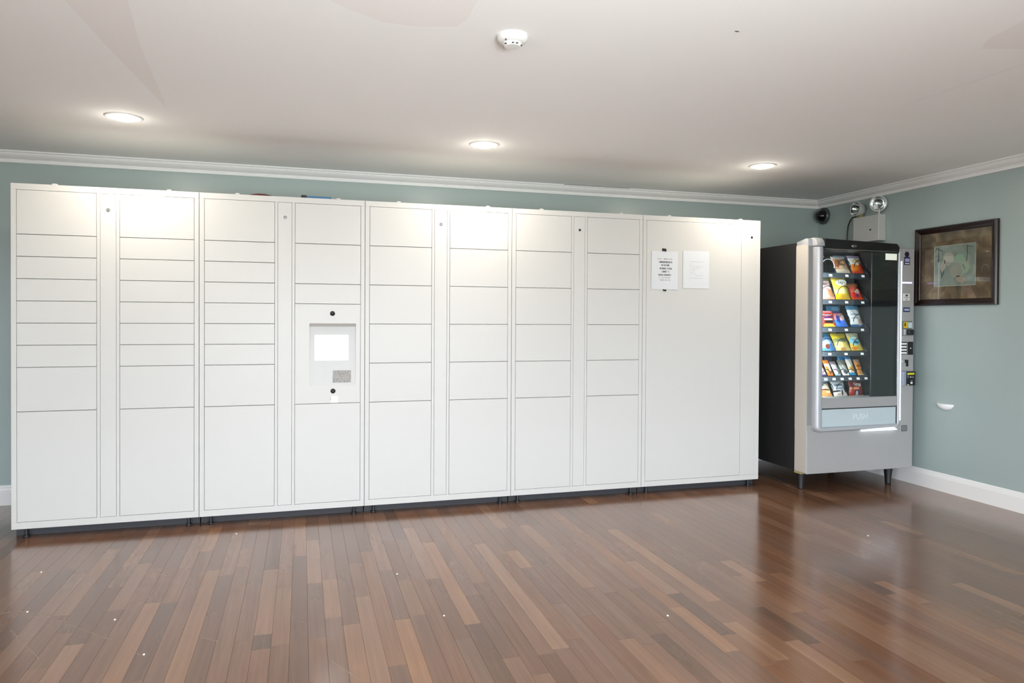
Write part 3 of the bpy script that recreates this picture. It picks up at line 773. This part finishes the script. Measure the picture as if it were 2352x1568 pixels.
# delivery flap with its word
fl = vb('delivery_flap', 3.606, 4.288, 4.296, 4.318, .476, .604, mat('pale blue grey flap', '#b7c4c9', 0.35), .003)
vb('flap_gap', 3.598, 4.300, 4.3172, 4.330, .470, .612, mat('dark gap', '#2a2c31', 0.6))
tm = text_mesh('push_lettering', 'PUSH', .058, mat('white lettering', '#d6dfe4', 0.4))
o = part('push_lettering', tm, fl, (3.957 - VCX, 4.2955 - VCY, .541)); o.rotation_euler = (PI / 2, 0, 0)
# the display front leans: it stands proud at the left and runs almost flush at the right
for ob in list(V.children) + list(hdr.children):
    if ob.name.split('.')[0] in ('bezel_ring', 'header', 'header_seam', 'badge', 'glass_front', 'price_sticker', 'delivery_flap', 'bezel_band'):
        for v in ob.data.vertices:
            pr = VY - (v.co.y + VCY)
            if pr > 0:
                tt = min(1, max(0, (v.co.x + VCX - 3.60) / 0.722))
                v.co.y = VY - pr * (1 - 0.8 * tt) - VCY
o.location.y = VY - .0225 * (1 - .8 * .52) - .0006 - VCY
o.rotation_euler = (PI / 2, 0, math.atan(.8 * .022 / .762))
# LED accent along the right and lower edge of the bezel
M_led = mat('white accent light', '#ffffff', 0.4, emit='#eef4ff', estr=2.6)
vb('accent_light', 3.965, 4.285, 4.296, 4.312, .434, .4405, M_led)
vb('accent_light', 4.3225, 4.3270, 4.306, 4.317, .50, 1.70, mat('soft white accent light', '#ffffff', 0.4, emit='#e6f0ff', estr=1.2))
# control column
yc = VY
def cc(name, x0, x1, z0, z1, m, d=.003, bev=.0015, parent=None): return vb(name, x0, x1, yc - d, yc + .002, z0, z1, m, bev, parent)
M_navy = mat('navy print', '#1d2550', 0.4)
MB().lathe([(0, -.003), (.021, -.003), (.023, 0), (0, 0)], 6, Matrix.Translation((4.382 - VCX, yc - VCY, 1.754)) @ Matrix.Rotation(PI / 2, 4, 'X') @ Matrix.Scale(-1, 4, (0, 0, 1))).build('hexagon_badge', mat('dark violet badge', '#231a38', 0.3), V)
a = cc('payment_label', 4.355, 4.410, 1.674, 1.734, M_navy); cc('label_print', 4.362, 4.403, 1.697, 1.722, mat('label lilac', '#9aa0c4', .5), .0038, 0, a); cc('label_print', 4.362, 4.403, 1.681, 1.688, M_white, .0038, 0, a)
cc('status_light', 4.333, 4.432, 1.534, 1.545, mat('violet status light', '#cfc4ff', .3, emit='#b9a8ff', estr=2.2))
a = cc('payment_sticker', 4.351, 4.411, 1.404, 1.458, M_white); cc('sticker_print', 4.369, 4.393, 1.436, 1.450, mat('dark grey print', '#55555f', .5), .0038, 0, a); cc('sticker_print', 4.358, 4.404, 1.424, 1.429, mat('grey print', '#8a8a92', .5), .0038, 0, a); cc('sticker_print', 4.373, 4.39, 1.408, 1.414, mat('red print', '#b0606a', .5), .0038, 0, a)
a = cc('card_sticker', 4.352, 4.413, 1.318, 1.353, M_navy); cc('sticker_print', 4.359, 4.406, 1.328, 1.343, mat('pale blue print', '#a9b6cf', .5), .0038, 0, a)
a = cc('bill_validator', 4.344, 4.434, 1.192, 1.249, mat('green grey validator face', '#5e6f62', .4), .006)
cc('validator_sticker', 4.352, 4.392, 1.197, 1.243, mat('yellow sticker', '#e0b422', .5), .0072, 0, a); cc('validator_sticker', 4.396, 4.430, 1.197, 1.240, mat('pale cyan sticker', '#b9d4d3', .5), .0072, 0, a)
cc('sticker_print', 4.360, 4.372, 1.21, 1.236, M_dark, .008, 0, a)
a = cc('bill_mouth', 4.346, 4.440, 1.139, 1.191, M_grey, .010)
vb('bill_slot', 4.372, 4.422, yc - .040, yc - .008, 1.146, 1.186, M_black, .008, a)
vb('mouth_plate', 4.350, 4.372, yc - .014, yc - .009, 1.144, 1.188, mat('pale metal', '#c4c8cf', .3, metal=.4), .002, a)
a = cc('keypad', 4.324, 4.391, .998, 1.092, M_dark, .004)
for i in range(4): cc('key_row', 4.326, 4.384, 1.003 + i * .0228, 1.0155 + i * .0228, mat('white keys', '#eef0f2', .4), .007, .001, a)
a = cc('display_panel', 4.399, 4.447, .994, 1.093, M_black, .004); cc('indicator', 4.419, 4.427, 1.039, 1.049, M_white, .005, 0, a); 
a = cc('coin_return', 4.368, 4.402, .934, .957, M_black, .006); cc('return_cup', 4.384, 4.402, .906, .940, M_black, .006, 0.001, a)
MB().lathe([(0, -.006), (.012, -.006), (.014, -.002), (.014, .002), (0, .002)], 18, Matrix.Translation((4.356 - VCX, yc - VCY, .944)) @ Matrix.Rotation(PI / 2, 4, 'X') @ Matrix.Scale(-1, 4, (0, 0, 1))).build('coin_slot', M_chrome, V, smooth=True)
a = vb('card_reader', 4.326, 4.440, yc - .030, yc, .763, .872, mat('blue grey reader side', '#9aa3b8', .3, metal=.3), .004)
cr_ = vb('reader_face', 4.358, 4.441, yc - .034, yc - .028, .764, .871, mat('black reader face', '#0b0d18', .2), .002, a)
for (x0, x1, z0, z1, m) in ((4.384, 4.450, .846, .860, mat('yellow strip', '#d9d021', .4)), (4.386, 4.396, .822, .842, M_grey), (4.412, 4.421, .824, .833, M_white), (4.430, 4.444, .822, .834, M_grey), (4.418, 4.434, .799, .804, M_grey), (4.416, 4.434, .776, .793, M_white), (4.382, 4.402, .767, .773, mat('pale yellow print', '#d8d6a0', .5))):
    vb('reader_icon', x0 - .021, x1 - .021, yc - .0352, yc - .0336, z0, z1, m, 0, a)
a = cc('key_plate', 4.348, 4.402, .415, .460, mat('grey lock plate frame', '#55575b', .4), .002); cc('plate_insert', 4.353, 4.396, .420, .455, M_grey, .003, .001, a)
# legs
leg_me = MB().lathe([(0, 0), (.017, 0), (.0225, .004), (.0225, .010), (.021, .014), (.034, .135), (.034, .142), (0, .142)], 16).mesh('leg', mat('black enamelled leg', '#0c0d10', .55), True)
for x, y in ((3.552, 4.447), (4.328, 4.42), (3.552, 5.12), (4.40, 5.12)): part('leg', leg_me, V, (x - VCX, y - VCY, 0))
vb('hinge_tab', 3.500, 3.545, 4.385, 4.455, .124, .137, mat('yellowed hinge tab', '#a89f5c', .5), .001)
# trays
M_tray = mat('grey tray lip', '#474f58', .35, metal=.2)
M_price = mat('white price label with added glow', '#f4f6f8', .5, emit='#ffffff', estr=.35)  # printed labels, no lamp behind them; the faint glow is added
TZ = [1.608, 1.408, 1.200, 1.018, .830]
for i, z in enumerate(TZ):
    tr_ = MB()
    tr_.box(3.657 - VCX, 4.150 - VCX, 4.44 - VCY, 4.90 - VCY, z - .012, z - .004)
    tr_.prism([(4.430 - VCY, z - .036), (4.440 - VCY, z), (4.446 - VCY, z), (4.446 - VCY, z - .036)], 3.657 - VCX, 4.150 - VCX, 'x')
    tr_.prism([(4.44 - VCY, z - .036), (4.44 - VCY, z), (4.58 - VCY, z + .10), (4.90 - VCY, z + .10), (4.90 - VCY, z - .036)], 4.146 - VCX, 4.150 - VCX, 'x')
    to = tr_.build('tray', M_tray, V)
    n_ = 6 if i == 4 else 3
    for j in range(n_):
        x = (3.790 + j * .148) if n_ == 3 else (3.757 + j * .0735)
        s = MB().prism([(4.4300 - VCY, z - .027), (4.4345 - VCY, z - .011), (4.4365 - VCY, z - .011), (4.4320 - VCY, z - .027)], x - .013 - VCX, x + .013 - VCX, 'x')
        s.build('price_tag', M_price, to)
M_coil = mat('black coil wire', '#15161a', .3, metal=.5); M_coilw = mat('bright coil wire', '#b9bcc4', .3, metal=.7)
def coil(x, z, r, m):
    P = [(x + r * math.cos(a) - VCX, 4.400 + .030 * (a + 0.35) / (2 * PI) - VCY, z + r + r * math.sin(a)) for a in [(-0.35 + i * .26) for i in range(15)]]
    MB().tube(P, .0028, 6).build('coil', m, V, smooth=True)
for i, z in enumerate(TZ + [.690]):
    if i == 4:
        for j in range(6): coil(3.742 + j * .0735, z, .028, M_coil)
    else:
        for j in range(3): coil(3.745 + j * .146, z, .050, M_coilw if (i == 0 and j == 0) else M_coil)
# interior lighting: strip behind the left pillar and under the header
vb('cabinet_light', 3.622, 3.634, 4.330, 4.345, .72, 1.74, mat('cabinet light strip', '#ffffff', .4, emit='#f4f8ff', estr=6.0), 0)
l = bpy.data.lights.new('cabinet_lamp', 'AREA'); l.shape = 'RECTANGLE'; l.size = 1.0; l.size_y = .02; l.energy = 7.0; l.color = (.96, .98, 1)
lo = bpy.data.objects.new('cabinet_lamp', l); link(lo, V, (3.652 - VCX, 4.335 - VCY, 1.22))
lo.rotation_euler = Vector((-0.62, -0.75, 0)).to_track_quat('Z', 'X').to_euler()

# ------------------------------------------------------------------ snacks in the machine
def bag_mat(name, base, bands=(), blobs=(), rough=.28):
    m = bpy.data.materials.new(name); m.use_nodes = True
    nt = m.node_tree; N = nt.nodes; L = nt.links; b = N['Principled BSDF']
    b.inputs['Roughness'].default_value = rough
    uv = N.new('ShaderNodeUVMap'); sp = N.new('ShaderNodeSeparateXYZ'); L.new(uv.outputs[0], sp.inputs[0])
    no = N.new('ShaderNodeTexNoise'); no.inputs['Scale'].default_value = 9; L.new(uv.outputs[0], no.inputs['Vector'])
    cur = None
    def mix(fac, col):
        nonlocal cur
        x = N.new('ShaderNodeMix'); x.data_type = 'RGBA'
        L.new(fac, x.inputs[0])
        if cur is None: x.inputs[6].default_value = lin(base)
        else: L.new(cur, x.inputs[6])
        x.inputs[7].default_value = lin(col)
        cur = x.outputs[2]
    for v0, v1, c in bands:
        k_ = N.new('ShaderNodeMath'); k_.operation = 'COMPARE'; k_.inputs[1].default_value = (v0 + v1) / 2; k_.inputs[2].default_value = (v1 - v0) / 2
        L.new(sp.outputs[1], k_.inputs[0]); mix(k_.outputs[0], c)
    for u_, v_, ru, rv, c in blobs:
        s_ = N.new('ShaderNodeVectorMath'); s_.operation = 'SUBTRACT'; L.new(uv.outputs[0], s_.inputs[0]); s_.inputs[1].default_value = (u_, v_, 0)
        d_ = N.new('ShaderNodeVectorMath'); d_.operation = 'MULTIPLY'; L.new(s_.outputs[0], d_.inputs[0]); d_.inputs[1].default_value = (1 / ru, 1 / rv, 0)
        l_ = N.new('ShaderNodeVectorMath'); l_.operation = 'LENGTH'; L.new(d_.outputs[0], l_.inputs[0])
        w_ = N.new('ShaderNodeMath'); w_.operation = 'MULTIPLY_ADD'; L.new(no.outputs['Fac'], w_.inputs[0]); w_.inputs[1].default_value = .7; L.new(l_.outputs['Value'], w_.inputs[2])
        t_ = N.new('ShaderNodeMath'); t_.operation = 'LESS_THAN'; L.new(w_.outputs[0], t_.inputs[0]); t_.inputs[1].default_value = 1.35
        mix(t_.outputs[0], c)
    if cur is None: b.inputs['Base Color'].default_value = lin(base)
    else: L.new(cur, b.inputs['Base Color'])
    return m
def bag(label, x0, x1, z, h, m, lean=20, y=4.470, thick=.035, group=None, cat='snack', seed=0, twist=0, name='snack_bag', extra=None):
    w = x1 - x0
    t = thing(name, label, cat, ((x0 + x1) / 2, y, z), group, (math.radians(-(lean + 7 if lean > 12 else lean)), 0, math.radians(twist)))
    r = random.Random(seed + int(x0 * 1000)); ph = r.random() * 6
    def shp(sgn):
        def fn(a, b):
            prof = (math.sin(PI * min(1, max(0, (b - .05) / .9))) ** .55 if .05 < b < .95 else 0) * (math.sin(PI * a) ** .6 if 0 < a < 1 else 0)
            zz = b * h
            if b >= .999 or b <= .001: zz += .0015 * (1 if int(a * 12) % 2 else -1)
            wr = .0022 * math.sin(a * 13 + ph + b * 9) * prof
            pinch = 1 - .05 * math.sin(PI * b)
            return ((a - .5) * w * pinch, sgn * (thick / 2 * prof + wr), zz)
        return fn
    s = MB(); s.grid(shp(-1), 12, 14); s.grid(shp(1), 12, 14)
    o = s.build('wrapper', m, t, smooth=True)
    if extra: extra(t, w, h, thick)
    return t
def ux(u): return 3.741 + (u - 1890) * .00401
G1 = 'snacks in the vending machine'
# top tray
bag('black snack bag with a cream top edge, left end of the top tray', ux(1888), ux(1919), 1.612, .150, bag_mat('black film', '#101013', [(.90, 1, '#cfae95')]), 16, 4.53, group=G1)
def snout(t, w, h, th): pass
bag('tan and brown snack bag with a pale base, middle of the top tray', ux(1924), ux(1956), 1.612, .150, bag_mat('tan film', '#c98f66', [(0, .2, '#e8d6bd'), (.8, 1, '#e9e1dd')], [(.35, .5, .35, .22, '#9a5a34'), (.6, .6, .2, .12, '#e2b183'), (.55, .3, .3, .1, '#d8b89b')]), 24, group=G1)
bag('white and orange-red snack bag with a lilac top, right end of the top tray', ux(1959), ux(1988), 1.612, .152, bag_mat('white orange film', '#f3f1ee', [(0, .42, '#e8642c'), (.0, .12, '#e0553a'), (.86, .90, '#2c5aa0'), (.90, 1, '#d9b6d6')], [(.25, .3, .3, .2, '#f08a2a'), (.5, .64, .28, .14, '#eecb96'), (.8, .3, .18, .25, '#e4402f')]), 18, group=G1, seed=2)
bag('blue snack bag standing behind the white and orange bag on the top tray', ux(1952), ux(1984), 1.612, .150, bag_mat('blue film', '#3b78b4', [(.85, 1, '#9fb8d8')], [(.5, .7, .3, .2, '#cfdcf0')]), 10, 4.62, group=G1)
# second tray
bag('pink-white snack bag at the left end of the second tray', ux(1890), ux(1922), 1.411, .165, bag_mat('pink white film', '#f2dbe0', [(0, .28, '#e8a58c')], [(.4, .45, .35, .12, '#e79ea8'), (.75, .3, .25, .2, '#cf8a62'), (.45, .78, .3, .08, '#b77f7c'), (.3, .15, .3, .1, '#f0c6a4')]), 22, group=G1)
def lays(t, w, h, th):
    MB().lathe([(0, -.0006), (.048, -.0006), (.05, .002), (0, .003)], 24, Matrix.Translation((-.002, -th / 2 - .001, h * .70)) @ Matrix.Rotation(math.radians(-4), 4, 'Y') @ Matrix.Scale(0.52, 4, (0, 0, 1)) @ Matrix.Rotation(PI / 2, 4, 'X') @ Matrix.Scale(-1, 4, (0, 0, 1))).build('logo_ground', mat('white banner', '#fbfbf6', .3), t)
    o_ = part('logo_lettering', text_mesh('logo_lettering', "Lay's", .036, mat('grey green lettering', '#6f7560', .4), .0004, .2), t, (0, -th / 2 - .0022, h * .70))
    o_.rotation_euler = (PI / 2, math.radians(4), 0)
bag('big yellow potato chip bag with a white logo oval, middle of the second tray', ux(1923), ux(1957), 1.411, .186, bag_mat('yellow film', '#f2dc5a', [(0, .22, '#f0c61c'), (.88, 1, '#c9b23c')], [(.4, .33, .35, .12, '#f5eaa8'), (.65, .1, .3, .08, '#e8b83a')]), 15, group=G1, extra=lays, thick=.05)
bag('yellow chip bag tilted behind the big yellow chip bag on the second tray', ux(1918), ux(1948), 1.411, .172, bag_mat('deep yellow film', '#d2b81e', [(.9, 1, '#e8e0a0')], [(.4, .6, .3, .15, '#8f7d1c'), (.5, .4, .3, .15, '#f0a51c')]), 8, 4.63, group=G1, twist=-6)
bag('orange-red snack bag at the right end of the second tray', ux(1960), ux(1988), 1.411, .150, bag_mat('orange red film', '#e05a35', [(.74, 1, '#d8844f')], [(.25, .25, .25, .15, '#d92a22'), (.6, .45, .3, .15, '#efc0b0'), (.5, .2, .14, .1, '#5a3a6a'), (.85, .25, .15, .2, '#e8352a')]), 26, group=G1)
# third tray
bag('red and black snack bag with a yellow base, left end of the third tray', ux(1892), ux(1924), 1.204, .128, bag_mat('red black film', '#d8362c', [(0, .16, '#efc040'), (.20, .36, '#161616'), (.38, .47, '#f0f0f0'), (.50, .62, '#3a2a6a'), (.68, .76, '#e9edf4'), (.88, 1, '#e79a9a')], [(.04, .5, .16, .5, '#d8362c'), (.97, .5, .18, .5, '#c8451c')]), 14, group=G1)
bag('blue snack bag with a pink upper half, middle of the third tray', ux(1925), ux(1952), 1.204, .122, bag_mat('blue pink film', '#3c74d8', [(.5, 1, '#e58a94')], [(.5, .5, .3, .12, '#f1c9d6'), (.75, .75, .2, .2, '#f0d9c9'), (.3, .5, .12, .3, '#1f3a9a')]), 26, group=G1)
bag('pale blue-white snack bag at the right end of the third tray', ux(1958), ux(1987), 1.204, .176, bag_mat('ice blue film', '#e9edf2', [(0, .10, '#3a6a9a'), (.78, 1, '#5b9ac0')], [(.5, .55, .35, .06, '#a9b4c0'), (.4, .38, .3, .05, '#b4bcc4'), (.75, .2, .2, .15, '#d9c0b4')]), 16, group=G1)
bag('dark blue snack bag standing behind the red and black bag on the third tray', ux(1900), ux(1932), 1.204, .160, bag_mat('dark blue film', '#22407a', [(.6, .68, '#aab6c4')]), 8, 4.63, group=G1)
bag('steel blue and violet bag standing behind the middle of the third tray', ux(1938), ux(1972), 1.204, .163, bag_mat('steel blue film', '#4a86b4', [(.55, .72, '#5a4a8c')], [(.6, .85, .3, .1, '#7fb4d4')]), 8, 4.63, group=G1)
# fourth tray
bag('light blue snack bag at the left end of the fourth tray', ux(1890), ux(1925), 1.022, .160, bag_mat('sky blue film', '#5c95d0', [(.75, 1, '#2f7496')], [(.25, .35, .22, .22, '#bfe0f4'), (.5, .2, .16, .12, '#7a3a2c'), (.6, .45, .2, .12, '#cfe0f4'), (.8, .15, .2, .2, '#3a70a8'), (.35, .72, .2, .06, '#7a4a5a')]), 28, group=G1)
bag('yellow and olive chip bag with two pale discs, middle of the fourth tray', ux(1925), ux(1959), 1.022, .150, bag_mat('olive yellow film', '#d7c04a', [(.42, .66, '#9a9a58'), (.66, .86, '#d9c31e'), (.0, .08, '#eac890')], [(.26, .26, .26, .22, '#f0e2a0'), (.80, .22, .20, .26, '#efd98a'), (.5, .53, .32, .05, '#5a6a6a'), (.5, .08, .2, .07, '#d8a45a')]), 24, group=G1, thick=.045)
bag('yellow bag with a cyan patch at the right end of the fourth tray', ux(1960), ux(1988), 1.022, .150, bag_mat('yellow cyan film', '#eecf55', [(.78, 1, '#efe6c0')], [(.45, .52, .4, .26, '#8fd8e8'), (.5, .42, .22, .08, '#2f6f84'), (.3, .12, .25, .08, '#e98a2a'), (.5, .68, .3, .06, '#eafaff')]), 22, group=G1)
bag('yellow chip bag standing behind the olive chip bag on the fourth tray', ux(1930), ux(1962), 1.022, .150, bag_mat('amber film', '#b89c24', [(.5, .6, '#6a5a1c'), (.92, 1, '#d8c870')]), 8, 4.63, group=G1)
# fifth tray: narrow bars, front and back
G5 = 'narrow snack bars on the fifth tray'
bars = [('lilac-white', ux(1889), ux(1903), .105, bag_mat('lilac white film', '#efe6f4', [(0, .12, '#4a3a6a'), (.8, 1, '#e8e2da')], [(.5, .4, .2, .25, '#c9a8b8')]), 30),
        ('orange and white', ux(1906), ux(1919), .132, bag_mat('orange white film', '#efe2d4', [(0, .3, '#d8701f'), (.75, 1, '#ef8a3a')], [(.2, .4, .3, .2, '#c9803a')]), 24),
        ('white and silver', ux(1923), ux(1936), .125, bag_mat('white silver film', '#e6ecf0', [(0, .12, '#a9c4d0'), (.75, 1, '#9a8a94')], [(.5, .4, .3, .1, '#c8b8cc')]), 28),
        ('grey', ux(1940), ux(1956), .132, bag_mat('grey film', '#b9c2bd', [(0, .25, '#f0eef0'), (.65, 1, '#8c8c84')], [(.5, .2, .3, .12, '#6a6a6e')]), 26),
        ('white bar with blue ends', ux(1957), ux(1971), .150, bag_mat('white blue film', '#efe9dc', [(0, .14, '#3a9ad0'), (.88, 1, '#1f8ad8'), (.3, .45, '#e8d49a')], [(.6, .35, .3, .15, '#d8a04a')]), 20),
        ('orange', ux(1975), ux(1989), .130, bag_mat('orange film', '#ea9a4c', [(0, .06, '#f2d0a4'), (.8, 1, '#c9a088')], [(.4, .55, .25, .1, '#8a4a1c')]), 20)]
place = ['at the left end of the fifth tray', 'second from left on the fifth tray', 'third from left on the fifth tray', 'fourth from left on the fifth tray', 'fifth from left on the fifth tray', 'at the right end of the fifth tray']
for (c, a, b_, h, m, le), pl in zip(bars, place):
    bag(('narrow %s snack bar ' % c if 'bar' not in c else 'narrow %s ' % c) + pl, a, b_, .834, h, m, le, 4.468, .018, G5, 'snack', name='snack_bar')
for lab, a, b_, h, m in (('orange snack bar top showing behind the left bars of the fifth tray', ux(1905), ux(1924), .125, bag_mat('bright orange film', '#e9772c', [(.8, 1, '#c9503a')])),
                         ('navy wrapper standing behind the third bar of the fifth tray', ux(1928), ux(1944), .150, bag_mat('navy film', '#22345a', [(.5, .6, '#8c9aa4')])),
                         ('bright blue wrapper standing behind the fifth bar of the fifth tray', ux(1958), ux(1976), .158, bag_mat('bright blue film', '#2c93d8', [(0, .7, '#f4efe4')])),
                         ('dull maroon wrapper standing behind the orange bar at the right end of the fifth tray', ux(1974), ux(1988), .138, bag_mat('dull maroon film', '#7c4a44', [(.6, .7, '#b99a90')]))):
    bag(lab, a, b_, .834, min(h, .15), m, 6, 4.60, .02, G5, 'snack', name='snack_bar')
# bottom row
bag('cream and tan snack bag at the left end of the bottom row', ux(1888), ux(1918), .674, .132, bag_mat('cream tan film', '#ead9ba', [(0, .34, '#d99a5c'), (.78, 1, '#9aa8b4')], [(.4, .55, .35, .1, '#f3efe6'), (.7, .35, .2, .15, '#f0e4b0'), (.5, .4, .4, .05, '#8a4a20'), (.3, .7, .25, .1, '#7f9aa8')]), 24, group=G1)
bag('silver-white snack bag with dark patches, middle of the bottom row', ux(1921), ux(1952), .674, .132, bag_mat('silver white film', '#d3d7de', [(0, .3, '#e9dcd6'), (.9, 1, '#8a8d92')], [(.15, .30, .35, .05, '#2a2430'), (.62, .20, .07, .16, '#3a2a2a'), (.36, .12, .12, .06, '#c9b0a4'), (.45, .66, .3, .06, '#5c6a80'), (.5, .46, .34, .04, '#7a90a4'), (.9, .4, .1, .2, '#3f5260')]), 18, group=G1)
def choc(t, w, h, th):
    mb = MB(); glyphs(mb, -.034, .036, 0, .022, 77, 0, 3.0)
    o_ = mb.build('lettering', mat('white lettering print', '#f6eeee', .4), t, (0, -th / 2 - .001, h * .66))
    o_.rotation_euler = (0, math.radians(10), 0)
bag('maroon snack bag with white lettering, right end of the bottom row', ux(1955), ux(1989), .674, .132, bag_mat('maroon film', '#7a2422', [(0, .06, '#c9a498'), (.86, 1, '#4a2a2c')], [(.35, .45, .35, .08, '#e08a64'), (.15, .2, .18, .2, '#b03a24'), (.5, .14, .09, .16, '#cfd0e4'), (.62, .26, .07, .12, '#2a3a70'), (.85, .3, .2, .25, '#9c3a2a')]), 8, group=G1, extra=choc)

# ------------------------------------------------------------------ cord and crumbs on the floor
c = thing('floor_cord', 'thin grey cord lying on the floor beside the vending machine', 'cord', (3.545, 4.70, 0))
MB().tube([(.015, .30, .004), (.030, .18, .004), (.033, .10, .004), (.015, 0, .004), (-.006, -.08, .004), (-.008, -.14, .004)], .004, 8).build('cord', mat('grey cord', '#4a4744', .5), c, smooth=True)
M_chip = mat('white crumb', '#f4efe8', .7)
for (x, y), lab in (((.446, 3.483), 'tiny white crumb on the floor below the middle lockers, the brightest one'), ((.574, 2.94), 'tiny white crumb near the bottom centre of the floor'),
                    ((3.162, 3.371), 'tiny white crumb on the dark floor in front of the vending machine'), ((-.365, 4.376), 'tiny white crumb just below the kiosk locker'),
                    ((-1.225, 3.972), 'tiny white crumb below the leftmost locker'), ((-1.117, 3.455), 'tiny white crumb on the curved scuff mark at far left'),
                    ((-.743, 3.269), 'tiny white crumb right of the scuff marks at left'), ((-.563, 2.902), 'tiny white crumb near the bottom left corner on a grey strip'), ((1.485, 2.685), 'tiny white crumb right of centre near the bottom of the floor')):
    o = MB().lathe([(0, 0), (.004, 0), (.0042, .0015), (.0026, .0032), (0, .0036)], 7, Matrix.Scale(1.5, 4, (0, 1, 0))).build('crumb', M_chip, None, (x, y, 0.0002))
    tag(o, lab, 'crumb', 'white crumbs on the floor')
